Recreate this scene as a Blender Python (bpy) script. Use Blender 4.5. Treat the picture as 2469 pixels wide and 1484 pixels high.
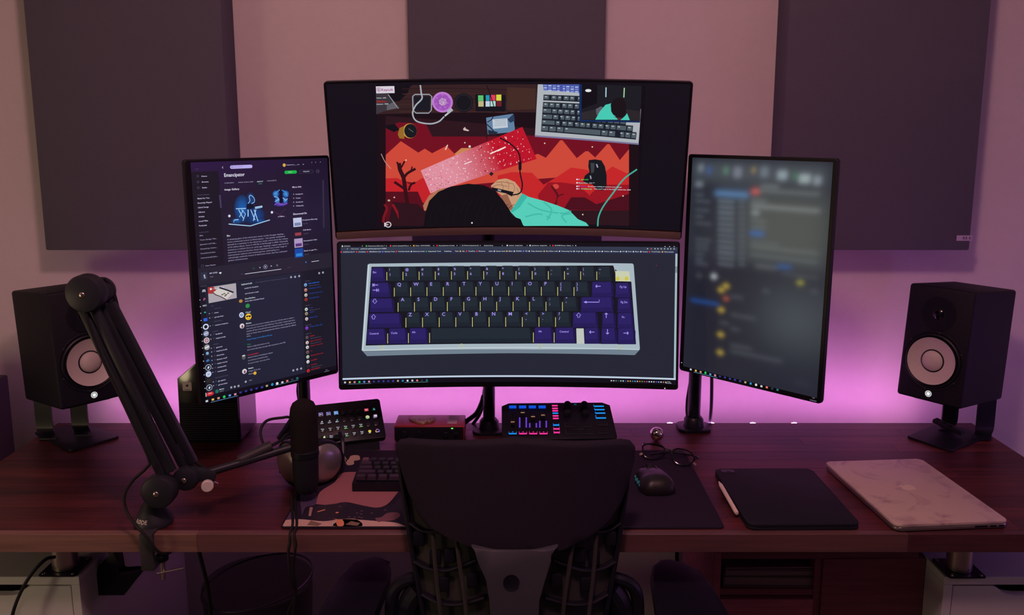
import bpy, bmesh, math, random
import numpy as np
from mathutils import Vector, Matrix, Euler
random.seed(7)
for o in list(bpy.data.objects): bpy.data.objects.remove(o)
SC = bpy.context.scene
COL = SC.collection
PI = math.pi

# ------------------------------------------------------------------ camera
FOC, PX, PY = 2050.0, 1234.5, 637.0            # focal length and optical centre in frame pixels (2469 x 1484)
PITCH = math.atan(339 / 2050)
CAM = Vector((0, -2.245, 1.647))
cd = bpy.data.cameras.new('camera'); cam = bpy.data.objects.new('camera', cd); COL.objects.link(cam)
cd.sensor_width = 36; cd.lens = 36 * FOC / 2469; cd.shift_y = -(742 - PY) / 2469
cd.clip_start = .02; cd.clip_end = 50
cam.location = CAM; cam.rotation_euler = (PI / 2 - PITCH, 0, 0)
SC.camera = cam

# ------------------------------------------------------------------ light
def lin1(v):
    v /= 255.0
    return v / 12.92 if v <= .04045 else ((v + .055) / 1.055) ** 2.4
def c(r, g, b): return (lin1(r), lin1(g), lin1(b))

w = bpy.data.worlds.new('world'); SC.world = w; w.use_nodes = True
w.node_tree.nodes['Background'].inputs[0].default_value = (.46, .42, .66, 1)
w.node_tree.nodes['Background'].inputs[1].default_value = .052
def lamp(name, loc, col, power, radius):
    l = bpy.data.lights.new(name, 'POINT'); l.energy = power; l.color = col; l.shadow_soft_size = radius
    o = bpy.data.objects.new(name, l); COL.objects.link(o); o.location = loc
    return o
lamp('ceiling_lamp_light', (0, -1.62, 2.58), (1.0, .50, .53), 37, .10)
lamp('floor_lamp_light', (-1.85, -1.45, .92), (1.0, .80, .46), 8.0, .12)
lamp('violet_lamp_light', (1.95, -.75, 1.0), (.50, .20, 1.0), 4.0, .10)
SC.view_settings.view_transform = 'Standard'; SC.view_settings.look = 'None'
SC.view_settings.exposure = 0; SC.view_settings.gamma = 1; SC.view_settings.use_curve_mapping = False

# ------------------------------------------------------------------ finding places
_cp, _sp = math.cos(PITCH), math.sin(PITCH)
def _ray(px, py):
    return Vector((0, _cp, -_sp)) * FOC + Vector((1, 0, 0)) * (px - PX) - Vector((0, _sp, _cp)) * (py - PY)
DESK = .85
def onz(px, py, z=DESK):
    r = _ray(px, py); return CAM + r * ((z - CAM.z) / r.z)
def ony(px, py, y):
    r = _ray(px, py); return CAM + r * ((y - CAM.y) / r.y)
def project(P):                                  # P: n x 3 array
    d = P - np.array(CAM)
    z = d @ np.array([0, _cp, -_sp])
    return np.stack([PX + FOC * d[:, 0] / z, PY - FOC * (d @ np.array([0, _sp, _cp])) / z], -1)

# ------------------------------------------------------------------ materials
def mat(name, col=(.5, .5, .5), rough=.5, metal=0, spec=.5, emit=None, es=1, noise=0, nscale=80, bump=0, bscale=300, alpha=1, trans=0, ior=1.45, coat=0):
    m = bpy.data.materials.new(name); m.use_nodes = True
    nt = m.node_tree; b = nt.nodes['Principled BSDF']
    b.inputs['Base Color'].default_value = (*col, 1); b.inputs['Roughness'].default_value = rough
    b.inputs['Metallic'].default_value = metal; b.inputs['Specular IOR Level'].default_value = spec
    b.inputs['Alpha'].default_value = alpha; b.inputs['Transmission Weight'].default_value = trans; b.inputs['IOR'].default_value = ior
    b.inputs['Coat Weight'].default_value = coat
    if emit: b.inputs['Emission Color'].default_value = (*emit, 1); b.inputs['Emission Strength'].default_value = es
    tc = nt.nodes.new('ShaderNodeTexCoord')
    if noise:
        n = nt.nodes.new('ShaderNodeTexNoise'); n.inputs['Scale'].default_value = nscale; n.inputs['Detail'].default_value = 4
        nt.links.new(tc.outputs['Object'], n.inputs['Vector'])
        mx = nt.nodes.new('ShaderNodeMix'); mx.data_type = 'RGBA'; mx.blend_type = 'MIX'
        mx.inputs[6].default_value = (*[max(0, v * (1 - noise)) for v in col], 1)
        mx.inputs[7].default_value = (*[min(1, v * (1 + noise)) for v in col], 1)
        nt.links.new(n.outputs[0], mx.inputs[0]); nt.links.new(mx.outputs[2], b.inputs['Base Color'])
    if bump:
        n2 = nt.nodes.new('ShaderNodeTexNoise'); n2.inputs['Scale'].default_value = bscale; n2.inputs['Detail'].default_value = 3
        nt.links.new(tc.outputs['Object'], n2.inputs['Vector'])
        bp = nt.nodes.new('ShaderNodeBump'); bp.inputs['Strength'].default_value = bump; bp.inputs['Distance'].default_value = .002
        nt.links.new(n2.outputs[0], bp.inputs['Height']); nt.links.new(bp.outputs[0], b.inputs['Normal'])
    return m

def print_mat(name, rough=.4, emission=True, es=1, spec=.25):
    """flat print or a lit display: colour comes from the mesh colour attribute"""
    m = bpy.data.materials.new(name); m.use_nodes = True
    nt = m.node_tree; b = nt.nodes['Principled BSDF']
    a = nt.nodes.new('ShaderNodeAttribute'); a.attribute_name = 'Col'
    b.inputs['Roughness'].default_value = rough; b.inputs['Specular IOR Level'].default_value = spec
    if emission:
        b.inputs['Base Color'].default_value = (.004, .004, .005, 1)
        nt.links.new(a.outputs['Color'], b.inputs['Emission Color']); b.inputs['Emission Strength'].default_value = es
    else:
        nt.links.new(a.outputs['Color'], b.inputs['Base Color'])
    return m

def wood_mat(name, dark, light, rough=.42, scale=1.0):
    m = bpy.data.materials.new(name); m.use_nodes = True
    nt = m.node_tree; b = nt.nodes['Principled BSDF']; b.inputs['Roughness'].default_value = rough
    b.inputs['Specular IOR Level'].default_value = .35
    tc = nt.nodes.new('ShaderNodeTexCoord'); oi = nt.nodes.new('ShaderNodeObjectInfo')
    mp = nt.nodes.new('ShaderNodeMapping'); mp.inputs['Scale'].default_value = (3 * scale, 55 * scale, 55 * scale)
    ad = nt.nodes.new('ShaderNodeVectorMath'); ad.operation = 'ADD'
    ml = nt.nodes.new('ShaderNodeVectorMath'); ml.operation = 'SCALE'; ml.inputs['Scale'].default_value = 9
    cb = nt.nodes.new('ShaderNodeCombineXYZ')
    for i in range(3): nt.links.new(oi.outputs['Random'], cb.inputs[i])
    nt.links.new(cb.outputs[0], ml.inputs[0]); nt.links.new(tc.outputs['Object'], ad.inputs[0]); nt.links.new(ml.outputs[0], ad.inputs[1])
    nt.links.new(ad.outputs[0], mp.inputs['Vector'])
    n = nt.nodes.new('ShaderNodeTexNoise'); n.inputs['Scale'].default_value = 1.6; n.inputs['Detail'].default_value = 6; n.inputs['Distortion'].default_value = .6
    nt.links.new(mp.outputs[0], n.inputs['Vector'])
    r = nt.nodes.new('ShaderNodeValToRGB'); r.color_ramp.elements[0].position = .32; r.color_ramp.elements[1].position = .72
    r.color_ramp.elements[0].color = (*dark, 1); r.color_ramp.elements[1].color = (*light, 1)
    nt.links.new(n.outputs[0], r.inputs[0])
    hs = nt.nodes.new('ShaderNodeHueSaturation')
    mr = nt.nodes.new('ShaderNodeMapRange'); mr.inputs['To Min'].default_value = .62; mr.inputs['To Max'].default_value = 1.3
    nt.links.new(oi.outputs['Random'], mr.inputs['Value']); nt.links.new(mr.outputs[0], hs.inputs['Value'])
    nt.links.new(r.outputs[0], hs.inputs['Color']); nt.links.new(hs.outputs[0], b.inputs['Base Color'])
    bp = nt.nodes.new('ShaderNodeBump'); bp.inputs['Strength'].default_value = .08; bp.inputs['Distance'].default_value = .001
    nt.links.new(n.outputs[0], bp.inputs['Height']); nt.links.new(bp.outputs[0], b.inputs['Normal'])
    return m

M = {}
M['wall'] = mat('wall_paint', (.66, .59, .58), .85, spec=.2, noise=.03, nscale=40, bump=.25, bscale=420)
M['ceiling'] = mat('ceiling_paint', (.7, .68, .66), .9)
M['floor'] = mat('floor_board', (.10, .075, .065), .6, noise=.3, nscale=12)
M['panel'] = mat('panel_fabric', (.118, .112, .142), .95, spec=.1, noise=.12, nscale=500, bump=.5, bscale=900)
M['wood'] = wood_mat('walnut_board', (.046, .0085, .011), (.118, .024, .025))
M['redwood'] = wood_mat('red_brown_wood', (.24, .070, .10), (.34, .10, .13), .6)
M['black'] = mat('black_plastic', (.0075, .0078, .0155), .42, spec=.4)
M['blackmatte'] = mat('matte_black', (.012, .012, .020), .75, spec=.25, noise=.15, nscale=200)
M['gloss'] = mat('gloss_black', (.006, .006, .010), .12, spec=.5)
M['screenblack'] = mat('screen_glass', (.006, .006, .008), .38, spec=.3)
M['darkgrey'] = mat('dark_grey_plastic', (.035, .034, .042), .5)
M['rubber'] = mat('cable_rubber', (.012, .012, .014), .6, spec=.3)
M['steel'] = mat('brushed_steel', (.55, .50, .46), .28, metal=1, noise=.1, nscale=30)
M['chrome'] = mat('chrome', (.75, .72, .7), .15, metal=1)
M['brass'] = mat('brass_bolt', (.75, .55, .35), .25, metal=1)
M['white'] = mat('white_melamine', (.58, .59, .57), .45, noise=.02, nscale=5)
M['offwhite'] = mat('off_white_plastic', (.72, .66, .60), .4)
M['cab'] = mat('speaker_vinyl', (.0085, .0080, .0165), .6, spec=.3, noise=.2, nscale=350, bump=.2, bscale=900)
M['cone'] = mat('white_cone', (.62, .55, .52), .55, noise=.03, nscale=200)
M['fabric'] = mat('chair_fabric', (.025, .020, .032), .95, spec=.15, noise=.25, nscale=700, bump=.4, bscale=1200)
M['foam'] = mat('mic_foam', (.020, .017, .018), 1.0, spec=.1, noise=.4, nscale=600, bump=.8, bscale=700)
M['screen'] = print_mat('lit_display')
M['print'] = print_mat('surface_print', .8, emission=False)
M['cloth'] = mat('mat_cloth', (.026, .018, .036), .95, spec=.1, noise=.1, nscale=900)

# ------------------------------------------------------------------ mesh building
MW = {}
def _tag(o, label=None, cat=None, group=None, kind=None):
    if label: o['label'] = label
    if cat: o['category'] = cat
    if group: o['group'] = group
    if kind: o['kind'] = kind
    return o
def thing(name, label, cat, loc=(0, 0, 0), rot=(0, 0, 0), group=None):
    o = bpy.data.objects.new(name, None); COL.objects.link(o); o.empty_display_size = .05
    o.location = loc; o.rotation_euler = rot
    MW[o.name] = Matrix.Translation(Vector(loc)) @ Euler(rot).to_matrix().to_4x4()
    return _tag(o, label, cat, group)
def rot_to(d, up=(0, 0, 1)):
    """matrix whose z axis runs along d"""
    return Vector(d).to_track_quat('Z', 'Y').to_matrix().to_4x4()
def smooth_path(pts, n=8):
    P = [Vector(p) for p in pts]
    if len(P) < 3: return P
    Q = [P[0] * 2 - P[1]] + P + [P[-1] * 2 - P[-2]]
    out = []
    for i in range(1, len(Q) - 2):
        for k in range(n):
            t = k / n; a, b, d, e = Q[i - 1], Q[i], Q[i + 1], Q[i + 2]
            out.append(.5 * ((2 * b) + (d - a) * t + (2 * a - 5 * b + 4 * d - e) * t * t + (3 * b - a - 3 * d + e) * t ** 3))
    return out + [P[-1]]
def rrect(w, h, r, n=5, cx=0, cy=0):
    """rounded rectangle outline, counter-clockwise"""
    pts = []
    for sx, sy, a in ((1, -1, -90), (1, 1, 0), (-1, 1, 90), (-1, -1, 180)):
        for k in range(n + 1):
            t = math.radians(a + 90 * k / n)
            pts.append((cx + sx * (w / 2 - r) + r * math.cos(t), cy + sy * (h / 2 - r) + r * math.sin(t)))
    return pts
XZ = Matrix(((1, 0, 0, 0), (0, 0, -1, 0), (0, 1, 0, 0), (0, 0, 0, 1)))   # 2-D outline (x, y) -> (x, z); extrude goes towards -y

class G:
    def __init__(s): s.bm = bmesh.new()
    def _mv(s, vs, Mx):
        if Mx is not None: bmesh.ops.transform(s.bm, matrix=Mx, verts=vs)
    def box(s, cx, cy, cz, sx, sy, sz, bev=0, Mx=None, seg=2):
        r = bmesh.ops.create_cube(s.bm, size=1)['verts']
        bmesh.ops.transform(s.bm, matrix=Matrix.Translation((cx, cy, cz)) @ Matrix.Diagonal((sx, sy, sz, 1)), verts=r)
        if bev:
            es = list({e for v in r for e in v.link_edges})
            q = bmesh.ops.bevel(s.bm, geom=es, offset=bev, segments=seg, affect='EDGES', profile=.5)
            r = list({v for f in q['faces'] for v in f.verts} | {v for v in r if v.is_valid})
        s._mv(r, Mx); return s
    def prism(s, pts, z0, z1, Mx=None, bev=0, seg=2):
        a = [s.bm.verts.new((x, y, z0)) for x, y in pts]; b = [s.bm.verts.new((x, y, z1)) for x, y in pts]
        n = len(pts); fs = [s.bm.faces.new(a[::-1]), s.bm.faces.new(b)]
        for i in range(n): fs.append(s.bm.faces.new((a[i], a[(i + 1) % n], b[(i + 1) % n], b[i])))
        vs = a + b
        if bev:
            es = list({e for f in fs[:2] for e in f.edges})
            q = bmesh.ops.bevel(s.bm, geom=es, offset=bev, segments=seg, affect='EDGES', profile=.5)
            vs = list({v for f in q['faces'] for v in f.verts} | {v for v in vs if v.is_valid})
        s._mv(vs, Mx); return s
    def lathe(s, prof, Mx=None, n=32):
        """prof: list of (r, z)"""
        rings = []
        for r, z in prof:
            if r < 1e-6: rings.append([s.bm.verts.new((0, 0, z))])
            else: rings.append([s.bm.verts.new((r * math.cos(2 * PI * k / n), r * math.sin(2 * PI * k / n), z)) for k in range(n)])
        for A, B in zip(rings, rings[1:]):
            for k in range(n):
                k2 = (k + 1) % n
                if len(A) == 1 and len(B) == 1: continue
                if len(A) == 1: s.bm.faces.new((A[0], B[k2], B[k]))
                elif len(B) == 1: s.bm.faces.new((A[k], A[k2], B[0]))
                else: s.bm.faces.new((A[k], A[k2], B[k2], B[k]))
        s._mv([v for r in rings for v in r], Mx); return s
    def cyl(s, p0, p1, r, r2=None, n=24, bev=0):
        p0, p1 = Vector(p0), Vector(p1); L = (p1 - p0).length; r2 = r if r2 is None else r2
        if bev: pr = [(0, 0), (r - bev, 0), (r, bev), (r2, L - bev), (r2 - bev, L), (0, L)]
        else: pr = [(0, 0), (r, 0), (r2, L), (0, L)]
        return s.lathe(pr, Matrix.Translation(p0) @ rot_to(p1 - p0), n)
    def sph(s, ce, r, sc=(1, 1, 1), u=24, v=14, Mx=None):
        q = bmesh.ops.create_uvsphere(s.bm, u_segments=u, v_segments=v, radius=r)['verts']
        m = Matrix.Translation(ce) @ (Mx if Mx is not None else Matrix()) @ Matrix.Diagonal((*sc, 1))
        bmesh.ops.transform(s.bm, matrix=m, verts=q); return s
    def tube(s, pts, r, n=8, sm=8, closed=False, flat=1):
        P = smooth_path(pts, sm) if sm else [Vector(p) for p in pts]
        if closed: P = P[:-1] if (P[0] - P[-1]).length < 1e-6 else P
        N = len(P); rings = []; prev = None
        for i, p in enumerate(P):
            t = (P[(i + 1) % N] - P[i - 1]) if closed else (P[min(i + 1, N - 1)] - P[max(i - 1, 0)])
            t.normalize()
            if prev is None:
                prev = t.orthogonal().normalized() if abs(t.z) > .95 else t.cross(Vector((0, 0, 1))).normalized()
            prev = (prev - t * prev.dot(t)).normalized(); b = t.cross(prev)
            rr = r(i / max(1, N - 1)) if callable(r) else r
            rings.append([s.bm.verts.new(p + rr * (math.cos(2 * PI * k / n) * prev + flat * math.sin(2 * PI * k / n) * b)) for k in range(n)])
        for i in range(N if closed else N - 1):
            A, B = rings[i], rings[(i + 1) % N]
            for k in range(n): s.bm.faces.new((A[k], A[(k + 1) % n], B[(k + 1) % n], B[k]))
        if not closed: s.bm.faces.new(rings[0][::-1]); s.bm.faces.new(rings[-1])
        return s
    def grid(s, fn, nu, nv):
        V = [[s.bm.verts.new(fn(i / nu, j / nv)) for j in range(nv + 1)] for i in range(nu + 1)]
        for i in range(nu):
            for j in range(nv): s.bm.faces.new((V[i][j], V[i + 1][j], V[i + 1][j + 1], V[i][j + 1]))
        return s
    def text(s, body, size, Mx, depth=0):
        vs, fs = text2d(body)
        q = [s.bm.verts.new((x * size, y * size, 0)) for x, y in vs]
        for f in fs:
            try: s.bm.faces.new([q[i] for i in f])
            except ValueError: pass
        s._mv(q, Mx); return s
    def slice_x(s, xs, axis=0):
        nrm = [0, 0, 0]; nrm[axis] = 1
        for x in xs:
            co = [0, 0, 0]; co[axis] = x
            bmesh.ops.bisect_plane(s.bm, geom=s.bm.verts[:] + s.bm.edges[:] + s.bm.faces[:], plane_co=co, plane_no=nrm, dist=1e-7)
        return s
    def warp(s, fn):
        for v in s.bm.verts: v.co = fn(v.co)
        return s
    def obj(s, name, m, parent=None, world=False, ang=35, label=None, cat=None, group=None, kind=None, fix=True):
        if world and parent is not None: bmesh.ops.transform(s.bm, matrix=MW[parent.name].inverted(), verts=s.bm.verts[:])
        if fix: bmesh.ops.recalc_face_normals(s.bm, faces=s.bm.faces[:])
        me = bpy.data.meshes.new(name); s.bm.to_mesh(me); s.bm.free()
        if ang:
            me.polygons.foreach_set('use_smooth', [True] * len(me.polygons)); me.set_sharp_from_angle(angle=math.radians(ang))
        me.materials.append(M[m] if isinstance(m, str) else m)
        o = bpy.data.objects.new(name, me); COL.objects.link(o)
        if parent is not None: o.parent = parent
        return _tag(o, label, cat, group, kind)
def place(o, loc):
    """move a top-level mesh's origin to loc without moving the mesh"""
    o.data.transform(Matrix.Translation(-Vector(loc))); o.location = loc; return o

_TC = {}
def text2d(body):
    if body not in _TC:
        cu = bpy.data.curves.new('lettering', 'FONT'); cu.body = body; cu.size = 1; cu.resolution_u = 2; cu.offset = .014
        ob = bpy.data.objects.new('lettering', cu); me = bpy.data.meshes.new_from_object(ob)
        _TC[body] = ([(v.co.x, v.co.y) for v in me.vertices], [tuple(p.vertices) for p in me.polygons])
        bpy.data.objects.remove(ob); bpy.data.curves.remove(cu); bpy.data.meshes.remove(me)
    return _TC[body]

# ------------------------------------------------------------------ flat pictures and panels
class Face2D:
    """the flat (or gently curved) face of a screen or control panel; m() gives its own coordinates for a sighted point"""
    def __init__(s, loc, rot, w, h, sag=0, oz=0):
        s.loc, s.rot, s.w, s.h, s.sag = Vector(loc), rot, w, h, sag
        R = np.array(Euler(rot).to_matrix())
        u, v = np.meshgrid(np.linspace(-.62, .62, 21), np.linspace(-.62, .62, 21)); x = (u * w).ravel(); z = (v * h).ravel() + oz
        P = np.stack([x, -sag * (x / (w / 2)) ** 2, z], -1) @ R.T + np.array(s.loc)
        q = project(P); s.mu = q.mean(0); s.sd = q.std(0); s.co = np.linalg.lstsq(s._b(q), np.stack([x, z], -1), rcond=None)[0]
        s.it = []
    def _b(s, q):
        a = (q - s.mu) / s.sd
        return np.stack([a[:, 0] ** i * a[:, 1] ** j for i in range(6) for j in range(6 - i)], -1)
    def m(s, px, py): return tuple((s._b(np.array([[px, py]], float)) @ s.co)[0])
    def k(s, px, py):
        a, b = s.m(px, py - 5), s.m(px, py + 5); return math.hypot(a[0] - b[0], a[1] - b[1]) / 10
    def add(s, vs, fs, col, l): s.it.append((vs, fs, col, l))
    def poly(s, pts, col, l=1): s.add([s.m(*p) for p in pts], [tuple(range(len(pts)))], col, l)
    def rect(s, x0, y0, x1, y1, col, l=1):
        a, b = s.m(x0, y0), s.m(x1, y1); s.lrect(a[0], b[1], b[0], a[1], col, l)
    def lrect(s, x0, z0, x1, z1, col, l=1): s.add([(x0, z0), (x1, z0), (x1, z1), (x0, z1)], [(0, 1, 2, 3)], col, l)
    def ell(s, cx, cy, rx, ry, col, l=2, n=18, a0=0, a1=2 * PI):
        x, z = s.m(cx, cy); k = s.k(cx, cy)
        s.add([(x + rx * k * math.cos(a0 + (a1 - a0) * i / n), z + ry * k * math.sin(a0 + (a1 - a0) * i / n)) for i in range(n)], [tuple(range(n))], col, l)
    def glow(s, cx, cy, rx, ry, col, bg, l=2, n=20):
        """soft spot of a displayed picture: bright in the middle, picture background at the rim"""
        x, z = s.m(cx, cy); k = s.k(cx, cy); v = [(x, z)]; cc = [col]
        for f, t in ((.5, .45), (1, 1)):
            for i in range(n):
                a = 2 * PI * i / n; v.append((x + f * rx * k * math.cos(a), z + f * ry * k * math.sin(a))); cc.append(tuple(p + (q - p) * t for p, q in zip(col, bg)))
        fs = [(0, 1 + i, 1 + (i + 1) % n) for i in range(n)] + [(1 + i, 1 + n + i, 1 + n + (i + 1) % n, 1 + (i + 1) % n) for i in range(n)]
        s.add(v, fs, cc, l)
    def ring(s, cx, cy, r0, r1, col, l=2, n=20):
        x, z = s.m(cx, cy); k = s.k(cx, cy)
        v = [(x + r * k * math.cos(2 * PI * i / n), z + r * k * math.sin(2 * PI * i / n)) for r in (r0, r1) for i in range(n)]
        s.add(v, [(i, (i + 1) % n, n + (i + 1) % n, n + i) for i in range(n)], col, l)
    def line(s, pts, wd, col, l=2, sm=0):
        P = [Vector((*s.m(*p), 0)) for p in pts]; k = s.k(*pts[0])
        if sm: P = smooth_path(P, sm)
        vs = []
        for i, p in enumerate(P):
            t = P[min(i + 1, len(P) - 1)] - P[max(i - 1, 0)]; n = Vector((-t.y, t.x, 0)).normalized() * wd * k / 2
            vs += [(p.x + n.x, p.y + n.y), (p.x - n.x, p.y - n.y)]
        s.add(vs, [(2 * i, 2 * i + 1, 2 * i + 3, 2 * i + 2) for i in range(len(P) - 1)], col, l)
    def text(s, px, py, cap, col, body, l=4, al='L', wid=None):
        """px, py: baseline start; cap: height of a capital in frame pixels; wid: width to fit in frame pixels"""
        vs, fs = text2d(body)
        if not vs: return
        x, z = s.m(px, py); k = s.k(px, py) * cap / .69
        W = max(v[0] for v in vs); sx = k
        if wid: sx = (s.m(px + wid, py)[0] - x) / W
        off = 0 if al == 'L' else (-W * sx / 2 if al == 'C' else -W * sx)
        s.add([(x + off + a * sx, z + b * k) for a, b in vs], fs, col, l)
    def build(s, name, m, parent, dy=-.0016, step=None, ncut=24):
        bm = bmesh.new(); L = bm.loops.layers.float_color.new('Col')
        for vs, fs, col, l in s.it:
            V = [bm.verts.new((x, dy - l * .00006, z)) for x, z in vs]
            for f in fs:
                try: F = bm.faces.new([V[i] for i in f])
                except ValueError: continue
                for lp, i in zip(F.loops, f):
                    cc = col if not isinstance(col, list) else col[i]
                    lp[L] = (*cc, 1)
        bm.normal_update()
        for f in bm.faces:
            if f.normal.y > 0: f.normal_flip()
        if s.sag:
            bmesh.ops.triangulate(bm, faces=[f for f in bm.faces if len(f.verts) > 4])
            for i in range(1, ncut):
                bmesh.ops.bisect_plane(bm, geom=bm.verts[:] + bm.edges[:] + bm.faces[:], plane_co=(s.w * (i / ncut - .5), 0, 0), plane_no=(1, 0, 0), dist=1e-7)
            for v in bm.verts: v.co.y -= s.sag * (v.co.x / (s.w / 2)) ** 2
        me = bpy.data.meshes.new(name); bm.to_mesh(me); bm.free()
        me.materials.append(M[m] if isinstance(m, str) else m)
        o = bpy.data.objects.new(name, me); COL.objects.link(o); o.parent = parent
        return o
# ================================================================== the room
def struct(name, cx, cy, cz, sx, sy, sz, m):
    g = G(); g.box(0, 0, 0, sx, sy, sz); o = g.obj(name, m, ang=0); o.location = (cx, cy, cz); o['kind'] = 'structure'; return o
struct('wall_back', 0, .14, 1.35, 4.8, .1, 2.7, 'wall')
struct('wall_left', -2.45, -1.9, 1.35, .1, 3.8, 2.7, 'wall')
struct('wall_right', 2.45, -1.9, 1.35, .1, 3.8, 2.7, 'wall')
struct('floor', 0, -1.85, -.05, 5.0, 3.9, .1, 'floor')
struct('ceiling', 0, -1.85, 2.75, 5.0, 3.9, .1, 'ceiling')

PF = -.012; PZ = ony(600, 604, PF).z                       # front of the panels, their lower edge
# ------------------------------------------------------------------ acoustic panels on the back wall
def panel(x0, x1, label):
    g = G(); g.box(0, 0, .6, x1 - x0, .10, 1.2, bev=.004)
    t = thing('acoustic_panel', label, 'acoustic panel', ((x0 + x1) / 2, PF + .0502, PZ), group='fabric acoustic panels on the wall')
    g.obj('fabric_cover', 'panel', t)
    return t
def px(v): return ony(v, 0, PF).x
panel(px(55), px(531), 'dark maroon fabric acoustic panel on wall above the left speaker')
panel(px(982), px(1461), 'dark maroon fabric acoustic panel on wall behind the topmost monitor')
pr = panel(px(1905), px(2391), 'dark maroon fabric acoustic panel on wall above the right speaker')
g = G()
q0 = ony(2307, 568, PF - .001); q1 = ony(2343, 581, PF - .001)
g.box((q0.x + q1.x) / 2, PF - .001, (q0.z + q1.z) / 2, q1.x - q0.x, .001, q0.z - q1.z)
tg = g.obj('card_tag', mat('pale_card', (.55, .42, .62), .6), pr, world=True, ang=0, label='small pale violet tag')
g = G()
for i, (u, v) in enumerate(((.45, .35), (.62, .35), (.85, .4))):
    g.tube([(q0.x + (q1.x - q0.x) * (u - .05), PF - .0017, q1.z + .004), (q0.x + (q1.x - q0.x) * u, PF - .0017, q1.z + .011), (q0.x + (q1.x - q0.x) * (u + .05), PF - .0017, q1.z + .003)], .0006, 5)
o = g.obj('tag_marks', 'black', pr, world=True)

# ------------------------------------------------------------------ desk: butcher-block planks
X0, X1, YB, YF = -1.2235, 1.2391, -.054, -.684
desk = thing('desk', 'long dark red-brown walnut butcher-block desktop across the wall', 'desk', (0, (YB + YF) / 2, DESK))
YE = YF + .018                                            # front lipping glued to the planks
M['lip1'] = wood_mat('lamplit_walnut_lipping', (.19, .10, .085), (.29, .16, .125)); M['lip2'] = wood_mat('brown_walnut_lipping', (.11, .052, .055), (.17, .078, .075)); M['lip3'] = wood_mat('red_walnut_lipping', (.085, .030, .038), (.13, .046, .052))  # paler and browner to the left: the left lamp's light painted into the wood
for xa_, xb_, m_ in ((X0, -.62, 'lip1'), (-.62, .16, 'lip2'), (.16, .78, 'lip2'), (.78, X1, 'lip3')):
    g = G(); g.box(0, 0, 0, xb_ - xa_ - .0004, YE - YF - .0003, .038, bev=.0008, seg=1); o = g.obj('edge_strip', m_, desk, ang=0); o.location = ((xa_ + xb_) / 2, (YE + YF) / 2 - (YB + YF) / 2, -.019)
rows = 12; rw = (YB - YE) / rows
rnd = random.Random(3)
for r in range(rows):
    y = YE + rw * (r + .5); x = X0
    first = rnd.uniform(.25, .8)
    while x < X1 - 1e-4:
        L = first if x == X0 else rnd.uniform(.45, .95)
        if X1 - x - L < .2: L = X1 - x
        g = G(); g.box(0, 0, 0, L - .0003, rw - .0003, .038 + rnd.uniform(-.0001, .0001), bev=.0003, seg=1)
        o = g.obj('plank', 'wood', desk, ang=0); o.location = (x + L / 2, y - (YB + YF) / 2, -.019)
        x += L

# ------------------------------------------------------------------ drawer units under the desk, on short steel legs
def drawer_unit(x0, x1, label):
    yf, yb, top = -.60, -.06, .712
    t = thing('drawer_unit', label, 'drawer unit', ((x0 + x1) / 2, (yf + yb) / 2, 0), group='white drawer units under the desk')
    W = x1 - x0; hd = (yb - yf) / 2
    g = G(); g.box(0, 0, top - .009, W, 2 * hd, .018, bev=.001, seg=1); g.obj('top_panel', 'white', t)
    for s in (-1, 1):
        g = G(); g.box(s * (W / 2 - .009), .0, (top - .018) / 2, .018, 2 * hd, top - .0185, bev=.001, seg=1); g.obj('side_panel', 'white', t)
    g = G(); g.box(0, hd - .006, .35, W - .038, .01, .68); g.obj('back_panel', 'white', t)
    n = 5; h = (top - .02 - .04) / n; ww = W - .041
    for i in range(n):
        z0 = .04 + i * h + .001; z1 = z0 + h - .003
        pts = [(-ww / 2, z0), (ww / 2, z0), (ww / 2, z1)]
        cw = .155
        for k in range(13):                                    # finger cut-out along the top edge
            u = 1 - 2 * k / 12; d = .021 * (1 + math.cos(PI * max(-1, min(1, (abs(u) - .55) / .45)) if abs(u) > .55 else 0)) / 2
            pts.append((u * cw / 2, z1 - d))
        pts.append((-ww / 2, z1))
        g = G(); g.prism(pts, 0, .018, Matrix.Translation((0, -hd + .020, 0)) @ XZ, bev=.0008, seg=1)
        d = g.obj('drawer', 'white', t)
        g = G()
        for s in (-1, 1): g.box(s * (ww / 2 - .012), .018 - .0, z0 + .05, .012, 2 * hd - .07, .08)
        g.box(0, .018, z0 + .006, ww - .03, 2 * hd - .07, .006)
        g.box(0, hd - .03, z0 + .05, ww - .03, .012, .08)
        g.obj('drawer_box', 'white', d)
    return t
drawer_unit(-1.264, -.904, 'white drawer unit under the left end of the desk')
drawer_unit(.904, 1.264, 'white drawer unit under the right end of the desk')
def leg(x, y, label):
    t = thing('furniture_leg', label, 'furniture leg', (x, y, .712), group='short steel desk legs')
    g = G(); g.prism(rrect(.078, .078, .006), 0, .003); g.obj('base_plate', 'black', t)
    g = G(); g.cyl((0, 0, .003), (0, 0, .070), .026, bev=.001, n=36); g.obj('post', 'steel', t)
    g = G(); g.cyl((0, 0, .070), (0, 0, .0985), .029, bev=.001, n=36); g.obj('collar', 'black', t)
    for sx in (-1, 1):
        for sy in (-1, 1):
            g = G(); g.sph((sx * .031, sy * .031, .003), .0035, (1, 1, .5), 10, 6); g.obj('screw', 'chrome', t)
a = onz(152, 1376, .712); leg(a.x, a.y + .012, 'short steel leg with black plate on the left drawer unit')
a = onz(2318, 1380, .712); leg(a.x, a.y + .012, 'short steel leg with black plate on the right drawer unit')

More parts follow.
